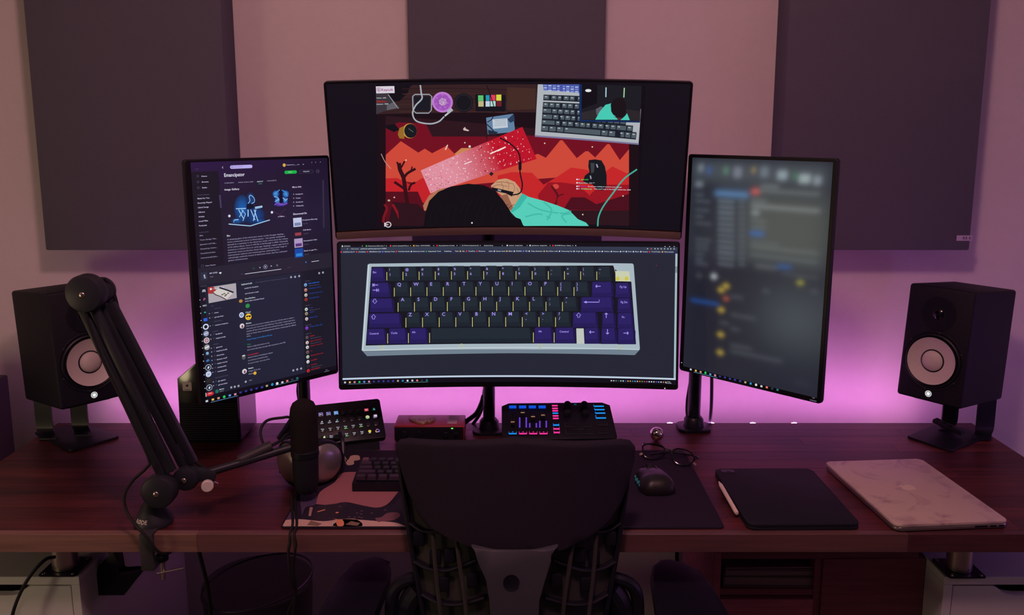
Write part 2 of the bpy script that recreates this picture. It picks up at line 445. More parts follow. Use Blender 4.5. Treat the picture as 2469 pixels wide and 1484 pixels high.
# ------------------------------------------------------------------ LED strip along the back edge
M['led'] = mat('led_strip_light', (.2, .2, .2), .5, emit=(1.0, .30, 1.0), es=47)
xa, xb = -1.12, 1.16; N = 420
strip = thing('led_strip', 'glowing pink-violet LED strip along the desktop back edge', 'led strip', (0, -.047, DESK))
def ribbon(off, m_, name):
    g = G(); prev = None
    for i in range(N + 1):
        x = xa + (xb - xa) * i / N
        wv = max(0, math.sin((x - .40) * 56)) ** 2.2 if .40 < x < .87 else 0          # the strip lifts and twists a little at the right
        a = math.radians(48 + 38 * wv); z = DESK - .009 + .0062 * wv
        n = Vector((0, math.cos(a), math.sin(a))); u = Vector((0, -math.sin(a), math.cos(a))) * .0045
        q = Vector((x, -.0465, z)) + n * off
        row = [g.bm.verts.new(q + u), g.bm.verts.new(q - u)]
        if prev: g.bm.faces.new((prev[0], prev[1], row[1], row[0]))
        prev = row
    return g.obj(name, m_, strip, world=True, fix=False)
ribbon(.0006, 'led', 'light_face'); ribbon(0, 'blackmatte', 'backing')
# ================================================================== monitors
def zoomer(ox, oy, sc): return lambda x, y: (ox + x / sc, oy + y / sc)
ZA = zoomer(770, 180, 3.619); ZB = zoomer(1200, 180, 3.62); ZC = zoomer(800, 570, 3.805); ZD = zoomer(1200, 570, 3.804)
Z1 = zoomer(430, 370, 4.7875); Z2 = zoomer(450, 640, 4.239)

def monitor(name, label, loc, rot, w, h, sag, th=.016, corner=.006, group=None):
    t = thing(name, label, 'monitor', loc, rot, group)
    bend = (lambda v: Vector((v.x, v.y - sag * (v.x / (w / 2)) ** 2, v.z)))
    cuts = [w * (i / 24 - .5) for i in range(1, 24)] if sag else []
    g = G(); g.prism(rrect(w, h, corner), 0, th, Matrix.Translation((0, th, 0)) @ XZ, bev=.0015, seg=2)
    g.slice_x(cuts).warp(bend); g.obj('housing', 'black', t)
    g = G(); g.prism(rrect(w * .62, h * .62, .03), 0, .022, Matrix.Translation((0, th + .0218, 0)) @ XZ, bev=.006)
    g.slice_x(cuts).warp(bend); g.obj('rear_cover', 'black', t)
    g = G(); g.prism(rrect(w - .004, h - .004, corner * .7), 0, .0006, XZ)
    g.slice_x(cuts).warp(bend); g.obj('screen_glass', 'screenblack', t)
    return t, Face2D(loc, rot, w, h, sag)

WH = c(205, 215, 225); GY = c(120, 120, 140); DG = c(70, 72, 92)

# ---------------------------------------------------------------- upper curved monitor: a keyboard-building video stream
tU, U = monitor('curved_monitor', 'wide curved monitor mounted on top, showing red desk mat and white keyboard video', (-.0081, -.25, 1.5645), (.2043, 0, 0), .8181, .3697, .038, group='curved monitors stacked on the centre pole')
g = G(); g.box(0, -.0022, -.3697 / 2 + .0095, .812, .004, .018, bev=.001)
g.slice_x([.8181 * (i / 24 - .5) for i in range(1, 24)]).warp(lambda v: Vector((v.x, v.y - .038 * (v.x / .409) ** 2, v.z)))
M['bronze'] = mat('bronze_trim', (.30, .19, .18), .38, metal=.6)
ch = g.obj('chin_trim', 'bronze', tU, label='glossy bronze bottom bezel strip')
g = G(); g.box(0, -.0030, -.3697 / 2 + .0195, .806, .002, .0010)
g.slice_x([.8181 * (i / 24 - .5) for i in range(1, 24)]).warp(lambda v: Vector((v.x, v.y - .038 * (v.x / .409) ** 2, v.z)))
g.obj('copper_line', mat('copper_edge', (.75, .38, .22), .3, metal=1), tU)
def PA(*p): return [ZA(*q) for q in p]
def PB(*p): return [ZB(*q) for q in p]
def bright(f): return tuple(f)
U.lrect(-.403, -.3697 / 2 + .021, .403, .3697 / 2 - .005, c(17, 13, 23), 0)
U.rect(905, 206, 1546, 546, c(20, 12, 20), 0)
U.poly(PA((490, 85), (800, 90)) + PB((350, 84), (350, 330)) + PA((500, 345)), c(52, 31, 33), 1)                # wooden shelf
for i, y in enumerate((125, 170, 215, 262, 300, 325)):
    U.line([ZA(700, y), ZA(1100, y - 8), ZA(1640, y + 6)], 2.2, c(64, 38, 36) if i % 2 else c(42, 24, 28), 2)
U.poly(PB((80, 110), (330, 120), (330, 300), (80, 310)), c(66, 42, 36), 2)
U.poly(PA((495, 85), (800, 88), (770, 160), (700, 230), (495, 250)), c(16, 12, 20), 2)
U.poly(PA((495, 165), (590, 165), (708, 290), (560, 320), (497, 345)), c(58, 52, 60), 3)                          # plastic bag
U.line([ZA(600, 170), ZA(690, 295)], 1.6, c(160, 160, 170), 4); U.poly(PA((590, 270), (650, 235), (690, 290), (590, 310)), c(96, 92, 100), 4)
U.poly(PA((500, 225), (590, 232), (585, 243), (500, 243)), c(140, 40, 40), 4)
U.rect(*ZA(494, 102), *ZA(658, 160), c(214, 206, 218), 4); U.text(*ZA(542, 142), 5.6, c(150, 30, 120), 'Keycult', 5, wid=28)
U.line(PA((507, 116), (507, 138), (520, 150), (534, 138), (534, 116), (507, 116)), 1.1, c(150, 60, 130), 5); U.text(*ZA(514, 140), 4.6, c(120, 60, 120), '8', 5)
U.text(*ZA(500, 208), 2.6, WH, 'Volume - $185', 5); U.text(*ZA(500, 262), 2.6, WH, 'Aluminum - 70000', 5)
# desk mat with a red landscape
U.poly(PA((505, 345)) + PB((350, 335), (1230, 600), (1230, 1320)) + PA((505, 1330)), c(26, 12, 20), 1)
U.poly(PA((580, 360)) + PB((1145, 560), (1145, 1320)) + PA((580, 1320)), c(44, 20, 28), 2)
U.poly(PA((580, 470), (690, 415), (930, 425), (985, 540), (1460, 540)) + PB((300, 530), (700, 560), (1145, 600), (1145, 1100)) + PA((580, 1100)), c(112, 14, 32), 3)
U.poly(PA((1060, 740), (1100, 690), (1180, 690), (1240, 640), (1500, 640), (1500, 760), (1100, 800)), c(200, 130, 80), 4)
mt = PA((580, 700), (712, 580), (865, 680), (920, 645), (985, 685), (1110, 620), (1190, 700), (1400, 800)) + PB((180, 760), (350, 690), (420, 725), (545, 572), (565, 572), (690, 728), (765, 668), (790, 668), (850, 722), (955, 606), (975, 606), (1065, 745), (1145, 650), (1145, 860)) + PA((1100, 980), (580, 910))
U.poly(mt, c(205, 72, 56), 5)
U.poly(PA((580, 905), (680, 900), (800, 960), (900, 900), (1000, 960), (1000, 1120), (580, 1120)), c(192, 34, 40), 6)
U.poly(PB((0, 880), (120, 850), (300, 855), (400, 960), (520, 890), (640, 810), (780, 830), (870, 900), (1000, 800), (1145, 870), (1145, 1180), (0, 1180)), c(196, 38, 40), 6)
U.poly(PB((350, 1050), (440, 940), (560, 940), (700, 960), (800, 1050), (900, 960), (1145, 960), (1145, 1185), (380, 1185)), c(150, 20, 34), 7)
U.poly(PB((570, 1180), (640, 1070), (760, 1070), (860, 1130), (1145, 1040), (1145, 1185)), c(74, 14, 28), 8)
U.poly(PA((580, 1020), (860, 1020), (930, 1180), (930, 1320), (580, 1320)), c(84, 14, 28), 7); U.poly(PA((640, 1110), (860, 1130), (930, 1200), (930, 1320), (600, 1320)), c(44, 18, 26), 8)
tr = c(52, 14, 22)
for pts, wd in ((((770, 1140), (750, 1000), (735, 900), (705, 830), (695, 770)), 9), (((705, 830), (678, 760)), 4), (((715, 810), (745, 755)), 4), (((735, 905), (770, 860), (840, 820)), 6), (((800, 840), (812, 800)), 3), (((750, 1000), (700, 965), (655, 935)), 6), (((690, 960), (672, 940)), 3), (((780, 1010), (800, 960), (838, 940)), 5)):
    U.line(PA(*pts), wd, tr, 8, sm=4)
for pts, wd in ((((500, 1140), (525, 1070), (505, 1020), (470, 970)), 5), (((520, 1060), (575, 1040)), 3)): U.line(PB(*pts), wd, c(90, 16, 28), 8, sm=4)
U.ell(*ZB(505, 975), 8, 6, c(206, 70, 60), 8)
for p in (ZB(410, 598), ZB(825, 630), ZB(1093, 1058), ZB(742, 1220), ZA(1270, 593), ZA(1332, 1292), ZA(655, 1070), ZA(757, 745)): U.ell(*p, 1.8, 1.8, c(220, 205, 180), 9, 8)
U.line([ZA(1100, 655), ZA(1120, 612)], 3, c(225, 190, 180), 9); U.ell(*ZA(1312, 626), 3, 3, c(230, 220, 215), 9, 6)
# things on the shelf
U.line(PA((815, 190), (835, 172), (960, 172), (982, 190), (978, 310), (955, 335), (845, 335), (818, 310), (815, 190)), 2.6, c(150, 160, 170), 4)
U.poly(PA((830, 190), (965, 190), (962, 318), (835, 318)), c(22, 24, 34), 3)
U.ell(*ZA(1075, 240), 25, 25, c(190, 120, 205), 5, 28); U.ell(*ZA(1075, 240), 20, 20, c(160, 85, 185), 6, 28); U.ell(*ZA(1078, 238), 9, 9, c(190, 150, 195), 7)
for k in range(40):
    a = k * 2.4; r = 3 + k * .42; x, y = ZA(1075, 240); U.ell(x + r * math.cos(a), y + r * math.sin(a), 1.1, .8, c(90, 50, 110) if k % 3 else c(215, 190, 225), 8, 6)
U.ell(*ZA(1260, 245), 23, 23, c(20, 19, 26), 5, 26); U.ring(*ZA(1260, 245), 18, 21, c(34, 32, 40), 6, 26)
U.poly(PA((1360, 170), (1625, 175), (1622, 320), (1365, 320)), c(17, 18, 26), 4)
for x, y, x2, y2, cc in ((1385, 180, 1432, 228, c(90, 190, 110)), (1440, 178, 1485, 226, c(30, 150, 175)), (1492, 176, 1536, 226, c(225, 60, 90)), (1543, 174, 1588, 226, c(215, 210, 70)), (1387, 230, 1434, 278, c(190, 180, 130)), (1440, 230, 1487, 278, c(190, 205, 220)), (1492, 230, 1538, 276, c(170, 210, 205)), (1545, 226, 1590, 276, c(110, 30, 40))): U.rect(*ZA(x, y), *ZA(x2, y2), cc, 5)
U.line(PA((882, 90), (890, 160), (895, 210), (840, 270), (815, 340), (850, 405), (960, 428), (1040, 410), (1090, 365)), 3.6, c(165, 172, 180), 8, sm=6); U.line(PA((1095, 360), (1125, 335)), 4, c(190, 195, 200), 8); U.line(PA((1120, 330), (1160, 300)), 8, c(170, 175, 185), 8)
U.line(PA((1170, 350), (1230, 400), (1400, 410), (1470, 440), (1560, 530), (1690, 620)), 2.2, c(22, 16, 24), 9, sm=6)
U.line(PA((1460, 90), (1500, 200), (1525, 300), (1510, 380), (1465, 415)), 2, c(24, 16, 22), 9, sm=6)
U.poly(PA((580, 440), (660, 430), (700, 480), (650, 500), (590, 470)), c(16, 14, 22), 8)
U.poly(PA((685, 520), (700, 465), (760, 440), (740, 560), (700, 555)), c(150, 105, 40), 8); U.ell(*ZA(790, 490), 17, 18, c(196, 150, 70), 8); U.ell(*ZA(797, 490), 15, 17, c(22, 24, 30), 9); U.line(PA((780, 470), (820, 500)), 1, c(120, 130, 120), 10)
U.poly(PA((1455, 375), (1690, 340)) + PB((150, 470)) + PA((1700, 500), (1470, 520)), c(96, 128, 160), 8); U.poly(PA((1510, 390), (1640, 380), (1645, 460), (1515, 472)), c(190, 200, 212), 9)
U.poly(PB((85, 390), (140, 340), (150, 400), (110, 420)), c(40, 58, 88), 9); U.poly(PA((1470, 480), (1560, 500), (1540, 520), (1475, 518)), c(34, 42, 60), 9)
for y in (400, 415, 430, 445): U.line(PA((1530, y), (1630, y - 8)), .8, c(120, 130, 145), 10)
U.poly(PA((1255, 470), (1272, 455), (1278, 470), (1308, 485), (1300, 493), (1258, 485)), c(200, 180, 175), 9)
# circuit board, pale pink to red
b0, b1, b2, b3 = [Vector((*U.m(*p), 0)) for p in (ZA(885, 835), ZB(215, 455), ZB(340, 735), ZA(970, 1035))]
nb = 16
def bp(u, v): return b0.lerp(b1, u).lerp(b3.lerp(b2, u), v)
def bc(u): 
    t = max(0, min(1, (u - .28) / .4)); a, b = c(222, 142, 158), c(188, 20, 42); return tuple(a[i] + (b[i] - a[i]) * t for i in range(3))
vs, fs, cs = [], [], []
for i in range(nb + 1):
    u = i / nb
    for v in (0, 1): q = bp(u, v); vs.append((q.x, q.y)); cs.append(bc(u))
    if i: fs.append((2 * i - 2, 2 * i - 1, 2 * i + 1, 2 * i))
U.add(vs, fs, cs, 10)
rd = random.Random(5)
for i in range(17):
    for j in range(5):
        u = (i + .5 + .25 * (j % 2)) / 17.5; v = (j + .5) / 5.0
        for k in range(3):
            uu = u + rd.uniform(-.018, .018); vv = v + rd.uniform(-.06, .06); q = bp(uu, vv); rr = rd.uniform(.0008, .0022)
            cc = c(235, 205, 205) if rd.random() < .62 else (c(120, 14, 30) if uu > .5 else c(190, 100, 120))
            a = rd.uniform(0, 3); U.add([(q.x + rr * math.cos(a + t) * (1 if t in (0, PI) else .5), q.y + rr * math.sin(a + t)) for t in (0, PI / 2, PI, 3 * PI / 2)], [(0, 1, 2, 3)], cc, 11)
for i in range(22):
    q = bp(rd.uniform(.02, .2), rd.uniform(.25, .95)); U.add([(q.x + .0009 * math.cos(k * PI / 3), q.y + .0009 * math.sin(k * PI / 3)) for k in range(6)], [tuple(range(6))], c(60, 20, 34), 12)
U.line([ZA(1490, 690), ZA(1625, 630)], 3, c(240, 220, 215), 12); U.line([ZA(1265, 780), ZA(1330, 755)], 2.4, c(240, 215, 220), 12); U.line([ZB(0, 665), ZB(70, 630)], 3, c(240, 220, 215), 12)
U.poly(PA((1480, 865), (1500, 845), (1522, 862), (1502, 885)), c(40, 30, 40), 12)
# hands, sleeve, hair, pen
sk = c(198, 152, 118)
U.poly(PA((905, 1140), (960, 1050), (1040, 1000), (1100, 985), (1060, 1100), (960, 1190), (915, 1185)), c(176, 112, 84), 12)
U.poly(PA((1495, 970), (1560, 915), (1620, 905)) + PB((90, 910), (150, 935), (190, 985), (215, 1050), (190, 1130), (130, 1190), (60, 1190)) + PA((1600, 1060), (1520, 1000)), sk, 12)
U.poly(PA((1560, 1060), (1640, 1040), (1660, 1090), (1700, 1180), (1660, 1180), (1600, 1110)), c(150, 96, 76), 13)
U.poly(PB((215, 1035), (270, 1065), (400, 1100), (520, 1140), (620, 1180), (700, 1260), (770, 1290), (795, 1320), (230, 1320), (110, 1195)), c(86, 205, 185), 12)
U.poly(PB((215, 1035), (260, 1060), (190, 1160), (130, 1200), (110, 1195)), c(60, 180, 165), 13)
for pts in (((260, 1120), (380, 1180), (560, 1210), (640, 1190)), ((240, 1240), (360, 1215), (460, 1250)), ((400, 1110), (470, 1180), (430, 1270)), ((600, 1290), (560, 1230), (640, 1210))): U.line(PB(*pts), 3.4, c(66, 184, 166), 13, sm=5)
for pts in (((1500, 985), (1560, 960), (1640, 975)), ((1540, 940), (1600, 935), (1680, 950))): U.line(PA(*pts), 1.6, c(150, 104, 80), 13, sm=4)
for x, y in ((30, 940), (80, 925), (130, 945), (165, 985)): U.line(PB((x, y), (x + 18, y + 40), (x + 10, y + 75)), 1.6, c(160, 114, 88), 13, sm=4)
hair = PA((930, 1190), (960, 1100), (1040, 1020), (1150, 975), (1300, 950), (1440, 965), (1530, 1010), (1600, 1090), (1660, 1180), (1690, 1250)) + PB((90, 1220), (200, 1260), (225, 1322)) + PA((910, 1322))
U.poly(hair, c(17, 13, 20), 14)
for i in range(14): x = 960 + i * 50; U.line(PA((x, 1310), (x + 30, 1180), (x + 90, 1060 if 3 < i < 11 else 1130)), 1.0, c(23, 19, 27), 15, sm=4)
U.ell(*ZA(1332, 1292), 1.8, 2.2, c(230, 225, 225), 16, 8)
U.line(PA((1505, 995), (1600, 1015), (1690, 1035)) + PB((70, 1030), (130, 1050)), 7.5, c(20, 18, 26), 16); U.line(PB((0, 1005), (30, 1012)), 3.4, c(150, 155, 170), 17)
U.line(PB((130, 1050), (195, 1030), (215, 960), (195, 850), (190, 700), (120, 610), (20, 550)), 3, c(24, 16, 26), 16, sm=6); U.line(PB((195, 760), (195, 830)), 7, c(20, 16, 24), 17)
U.line(PA((570, 1130), (590, 1170), (565, 1240), (560, 1290)), 6, c(120, 20, 30), 9, sm=4); U.line(PA((640, 1130), (680, 1200), (712, 1280), (715, 1320)), 6, c(130, 20, 32), 9, sm=4)
U.ring(*ZA(602, 1307), 5, 7.2, c(205, 200, 205), 16); U.line(PA((572, 1290), (572, 1324)), 2.6, c(205, 200, 205), 16); U.line(PA((572, 1307), (603, 1307)), 2.2, c(205, 200, 205), 16)
U.line(PA((540, 690), (575, 760), (625, 820)), 1.6, c(190, 150, 140), 9, sm=4); U.ell(*ZA(608, 1097), 3, 2.4, c(180, 175, 150), 9)
# white keyboard at the right
U.poly(PB((350, 84), (712, 84), (712, 120), (1250, 300), (1228, 605), (325, 532)), c(172, 178, 184), 8)
U.poly(PB((325, 528), (1230, 598), (1230, 612), (325, 542)), c(120, 112, 150), 9)
K0, K1, K2, K3 = [Vector((*U.m(*p), 0)) for p in (ZB(400, 178), ZB(1240, 215), ZB(1205, 562), ZB(378, 492))]
def kp(u, v): return K0.lerp(K1, u).lerp(K3.lerp(K2, u), v)
def key(u0, v0, u1, v1, col, l=10):
    q = [kp(u0, v0), kp(u1, v0), kp(u1, v1), kp(u0, v1)]; U.add([(p.x, p.y) for p in q], [(0, 1, 2, 3)], col, l)
rowsU = ((0, .13, [1, .25, 1, 1, 1, 1, .2, 1, 1, 1, 1]), (.2, .34, [1] * 15), (.36, .5, [1.5] + [1] * 13), (.52, .66, [1.75] + [1] * 12), (.68, .82, [2.25] + [1] * 10 + [1.7, 1]), (.84, 1.0, [1.25, 1.25, 1.25, 6.1, 1.2, 1.2, .5, 1, 1, 1]))
for v0, v1, ks in rowsU:
    key(0, v0 - .015, min(1, sum(ks) / 15.6), v1 + .012, c(24, 30, 40), 9); u = 0
    for q in ks:
        if q > .6: key((u + .08) / 15.6, v0 + .008, (u + q - .1) / 15.6, v1 - .02, c(78, 90, 98), 10); key((u + .25) / 15.6, v0 + .03, (u + min(q, 1) - .4) / 15.6, v0 + .055, c(180, 190, 195), 11)
        u += q
U.poly(PB((395, 84), (712, 84), (712, 158), (400, 132)), c(70, 84, 165), 10)
for i in range(8):
    for j in range(3): U.rect(*ZB(402 + i * 39, 88 + j * 20 + i * 2), *ZB(430 + i * 39, 100 + j * 20 + i * 2), c(170, 180, 220) if (i + j) % 2 else c(120, 140, 205), 11)
# webcam inset
U.poly(PB((712, 84), (1256, 98), (1240, 418), (712, 408)), c(14, 42, 92), 12); U.poly(PB((735, 84), (1256, 98), (1242, 405), (728, 395)), c(26, 26, 34), 13)
U.poly(PB((735, 84), (870, 88), (865, 250), (730, 300)), c(14, 12, 20), 14); U.poly(PB((730, 330), (860, 300), (870, 390), (728, 393)), c(44, 40, 44), 14); U.poly(PB((1110, 300), (1245, 320), (1242, 403), (1140, 395)), c(40, 36, 40), 14)
U.ell(*ZB(790, 138), 7.5, 3.6, c(225, 228, 230), 15); U.line([ZB(945, 110), ZB(943, 195)], 2.6, c(170, 215, 225), 15); U.line([ZB(1104, 114), ZB(1100, 198)], 2.6, c(165, 215, 160), 15)
U.poly(PB((855, 300), (900, 275), (930, 290), (900, 350), (862, 350)), c(90, 88, 98), 15)
U.poly(PB((850, 392), (890, 320), (940, 262), (995, 248), (1000, 320), (1050, 392)), c(70, 200, 178), 16); U.poly(PB((1070, 395), (1110, 360), (1128, 336), (1152, 396)), c(70, 200, 178), 16)
U.poly(PB((990, 320), (985, 260), (1010, 215), (1055, 195), (1100, 215), (1122, 270), (1118, 330), (1085, 375), (1040, 372), (1005, 345)), c(24, 16, 22), 17); U.poly(PB((1010, 360), (1060, 376), (1085, 375), (1075, 395), (1035, 394)), c(84, 40, 46), 16)
# mouse on the mat, green cable, chat lines
U.poly(PB((795, 745), (850, 738), (905, 748), (935, 800), (950, 880), (950, 980), (915, 1010), (860, 1000), (830, 960), (790, 950), (745, 930), (760, 880), (800, 850), (790, 800)), c(22, 23, 30), 9)
U.poly(PB((810, 770), (845, 770), (840, 850), (815, 860)), c(58, 62, 70), 10)
U.line(PB((862, 780), (872, 810)), 3, c(160, 165, 175), 11); U.line(PB((808, 880), (814, 910)), 3, c(150, 155, 165), 11)
U.line(PB((1215, 825), (1100, 910), (1000, 1040), (920, 1150), (880, 1240), (872, 1322)), 3.6, c(66, 170, 150), 12, sm=6)
for y, seg in ((918, [(725, 790, 'jaaboss24', c(60, 220, 90))]), (948, [(710, 785, 'MagnusMech', c(70, 200, 190)), (797, 845, 'nice ^^', WH)]), (978, [(722, 772, 'Ozzi', c(60, 50, 190)), (787, 1082, 'So are you renting 3 rooms in your house?', WH)]), (1000, [(724, 822, 'ChrisMcKoala', c(60, 230, 150)), (838, 1160, '"why won\'t it go in the hole" - nathan kim, 2020', WH)])):
    U.ell(*ZB(692, y - 5), 2, 2, c(230, 230, 235), 13, 6); U.ell(*ZB(708, y - 5), 2, 2, c(220, 120, 170), 13, 6)
    for a, b, tx, cc in seg: U.text(*ZB(a, y), 2.6, cc, tx, 14, wid=(b - a) / 3.62)
U.text(1623, 548, 1.4, c(70, 60, 64), 'o')
U.text(1225, 556, 3.4, c(74, 60, 66), 'acer', 20, 'C', )
U.build('display', 'screen', tU)

# ---------------------------------------------------------------- lower curved monitor: browser with a purple keyboard picture
tL, Lw = monitor('curved_monitor', 'wide curved monitor below the top one, showing a browser with purple-keycap keyboard', (-.0085, -.25, 1.1947), (-.0914, 0, 0), .805, .3528, .0364, group='curved monitors stacked on the centre pole')
Lw.lrect(-.3985, -.3528 / 2 + .012, .3985, .3528 / 2 - .004, c(15, 12, 22), 0)
BG = c(36, 38, 52)
a = Lw.m(822, 612); b = Lw.m(1629, 911)
Lw.lrect(a[0], b[1], b[0], a[1], BG, 1)
zt = Lw.m(1230, 602.5)[1]; zu = Lw.m(1230, 594.6)[1]; ztop = Lw.m(1230, 588)[1]
Lw.lrect(a[0], a[1] - .001, b[0], zu, c(50, 58, 76), 1)
Lw.lrect(a[0], a[1] - .001, b[0], zt - .0005, c(38, 44, 72), 2)
zb = Lw.m(1230, 905)[1]
Lw.lrect(a[0], zb - .0042, b[0], zb, c(190, 205, 225), 3)
Lw.lrect(b[0] - .0048, zb, b[0], a[1], c(160, 182, 190), 3); Lw.lrect(b[0] - .0048, a[1] - .045, b[0], a[1] - .03, c(120, 140, 150), 4)
# tabs and bookmarks (positions measured along straight rows of the screen)
def row(z, x): return (Lw.m(x, 600)[0], z)
def rtext(x, z, cap, col, body, wid=None):
    vs, fs = text2d(body); W = max(v[0] for v in vs); X = Lw.m(x, 600)[0]; k = .001 * cap / .69
    sx = (Lw.m(x + wid, 600)[0] - X) / W if wid else k
    Lw.add([(X + p * sx, z + q * k) for p, q in vs], fs, col, 5)
def rdot(x, z, r, col):
    X = Lw.m(x, 600)[0]; Lw.add([(X + r * math.cos(i * PI / 4 + .39), z + r * math.sin(i * PI / 4 + .39)) for i in range(8)], [tuple(range(8))], col, 5)
z1 = Lw.m(1230, 592.2)[1]; z2 = Lw.m(1230, 598.6)[1]; z3 = Lw.m(1230, 607.0)[1]
TW = c(190, 198, 200)
for x, w_, tx, cc in ((826, 15, 'ZFLEX01', WH), (884, 40, 'Fluorescence R2C_Sven T', c(80, 180, 80)), (942, 40, 'made for themapp64.3f by dr', c(230, 70, 60)), (998, 35, 'Desko - PUSH KEYBDS', c(230, 170, 40)), (1054, 38, 'Zazy (keyboards w/ knobs)', c(225, 40, 40)), (1110, 40, 'E) TheVan Keyboards 06', c(60, 60, 70)), (1163, 22, 'Keyboard Group', None), (1223, 33, 'minimum - Google Suche', WH), (1278, 37, 'gmk fluoresce - Google Suche', WH), (1333, 40, 'GB ZOMG Fluores - Polarity', c(225, 40, 40))):
    if cc: rdot(x, z1, .0019, cc)
    rtext(x + 4, z1 - .0011, 2.3, TW, tx, w_)
    rdot(x + 48, z1, .0009, WH)
rdot(1388, z1, .0012, WH)
for x in (1603, 1614, 1625): rdot(x, z1 - .001, .0011, WH)
rdot(838, z2, .0016, GY); rtext(847, z2 - .0011, 2.2, TW, 'Not secure', 18); rtext(870, z2 - .0011, 2.2, WH, 'geekhack.org/index.php?topic=109853', 62)
for i, x in enumerate((1561, 1570, 1579, 1586, 1594, 1602, 1610, 1617, 1625)): rdot(x, z2, .0014, c(230, 80, 80) if i == 1 else TW)
bm = [(823, 'techNews live Pr', 'r'), (860, 'r/mechkeys', 'r'), (886, 'r/MechMarket trades', 'r'), (923, 'InStream Tools', 'b'), (956, 'YouTube Studio', 'r'), (992, 'Discount Code', 'w'), (1028, 'Capstack Tool', 'g'), (1067, 'KeebStop', None), (1093, 'Twitch', None), (1110, 'Ga', 'y'), (1125, 'TenzFox', 'r'), (1150, 'Reverse', 'r'), (1174, 'eclipse', None), (1192, 'System Send', 'w'), (1222, 'Mako', 'y'), (1240, 'ZFLEX06', 'w'), (1262, 'TiD', 'b'), (1276, 'Talay Sketches', 'w'), (1312, 'Eye Kilos rede', 'y'), (1349, 'Thesuming Tap', 'w'), (1384, 'Google', 'w'), (1403, 'Google Reviews', 'w'), (1436, 'KSKb', 'w'), (1452, 'Twitch.tv', 'w'), (1474, 'Pantone', 'w'), (1496, 'PCP', 'w'), (1510, 'Drive', 'w'), (1527, 'Matrix', 'w'), (1545, 'Amazon', 'w'), (1566, 'YouTube', 'r'), (1597, 'Weitere Lesezeichen', 'y')]
bc_ = {'r': c(225, 60, 55), 'b': c(120, 120, 235), 'w': c(205, 210, 220), 'g': c(60, 160, 80), 'y': c(225, 180, 80)}
for i, (x, tx, k) in enumerate(bm):
    nx = bm[i + 1][0] if i + 1 < len(bm) else 1628
    if k: rdot(x, z3 + .001, .0018, bc_[k])
    rtext(x + 4, z3, 2.4, c(205, 212, 210), tx, min(nx - x - 8, 3.2 * len(tx)))
# taskbar
zk = zb - .0105
def dots(F, z, xs, cols, r=.0024, lz=5):
    for x, cc in zip(xs, cols): X = F.m(x, 905)[0]; F.add([(X - r, z - r), (X + r, z - r), (X + r, z + r), (X - r, z + r)], [(0, 1, 2, 3)], cc, lz)
TB = [c(190, 200, 210), c(225, 180, 90), c(200, 150, 120), c(30, 200, 90), c(90, 150, 220), c(210, 140, 160), c(50, 50, 140), c(50, 50, 140), c(50, 60, 150), c(50, 50, 150), c(60, 60, 160), c(170, 160, 130), c(30, 140, 190), c(215, 220, 225), c(200, 205, 210), c(230, 120, 110), c(40, 60, 70), c(40, 110, 120)]
dots(Lw, zk, [832 + 11.6 * i for i in range(18)], TB, .0021)
Lw.lrect(Lw.m(840, 905)[0], zk - .0046, Lw.m(895, 905)[0], zk - .0041, c(120, 160, 200), 5); Lw.lrect(Lw.m(975, 905)[0], zk - .0046, Lw.m(1032, 905)[0], zk - .0041, c(120, 180, 190), 5)
rc = [WH, TW, GY, c(60, 90, 60), c(120, 220, 190), WH, c(60, 60, 160), c(190, 190, 90), c(230, 150, 60), c(60, 130, 210), c(80, 180, 220), TW, c(230, 110, 50), c(40, 180, 80), c(210, 70, 80), c(160, 90, 190), WH, WH, TW, c(90, 90, 190), c(110, 180, 220), WH, c(210, 130, 100), TW]
dots(Lw, zk, [1474 + 5.7 * i for i in range(24)], rc, .0014)
rtext(1612, zk + .0005, 1.6, WH, '19:06', 8); rtext(1609, zk - .0028, 1.6, WH, '06.06.2020', 14)
# keyboard picture
Lw.poly([ZC(330, 262), ZC(345, 252), (1230, 633), ZD(1235, 250), ZD(1246, 262), ZD(1303, 1030), ZD(1296, 1048), (1230, 843), ZC(285, 1054), ZC(275, 1046)], c(166, 182, 192), 2)
Lw.poly([ZC(276, 1046), ZC(290, 1056), (1230, 843.5), ZD(1296, 1048), ZD(1303, 1040), ZD(1256, 1090), (1230, 852), ZC(325, 1100)], c(112, 128, 142), 3)
Lw.poly([ZC(365, 280), (1230, 642), ZD(1060, 268), ZD(1072, 300), ZD(1225, 420), ZD(1268, 990), (1230, 829), ZC(312, 1003)], c(20, 20, 30), 3)
Lw.line([ZC(340, 262), ZC(285, 1044)], 3, c(196, 210, 214), 4); Lw.line([ZC(285, 1048), (1230, 838), ZD(1296, 1040)], 1.6, c(200, 214, 218), 4)
AL, MO = c(32, 42, 52), c(42, 32, 98); ALs, MOs = c(22, 28, 38), c(30, 22, 72); LG = c(168, 150, 245)
ky = []
def keycap(x0, y0, x1, y1, col, sh):
    Lw.poly([(x0, y0 + 3), (x0 + 5, y0), (x1 - 7, y0), (x1, y0 + 7), (x1, y1), (x0 - 1, y1)], sh, 4)
    Lw.poly([(x0 + 1, y0 + 2), (x1 - 7, y0 + 1), (x1 - 5, y1 - 11), (x0 + 1, y1 - 10)], col, 5)
    Lw.poly([(x0 + 1, y1 - 10), (x1 - 5, y1 - 11), (x1 - 1, y1 - 1), (x0 - 1, y1 - 1)], tuple((p + q) / 2 for p, q in zip(col, sh)), 5)
YL = c(212, 205, 120)
def yl(x, y0, y1): Lw.line([(x, y0), (x, y1)], 1.5, YL, 6)
dy = lambda x: 3.0 * ((x - 1230) / 330) ** 2           # rows sag towards the screen's ends
def kc(x0, y0, x1, y1, mod): keycap(x0, y0 + dy(x0), x1, y1 + dy(x1), MO if mod else AL, MOs if mod else ALs)
kc(896, 642, 930, 677, 1)
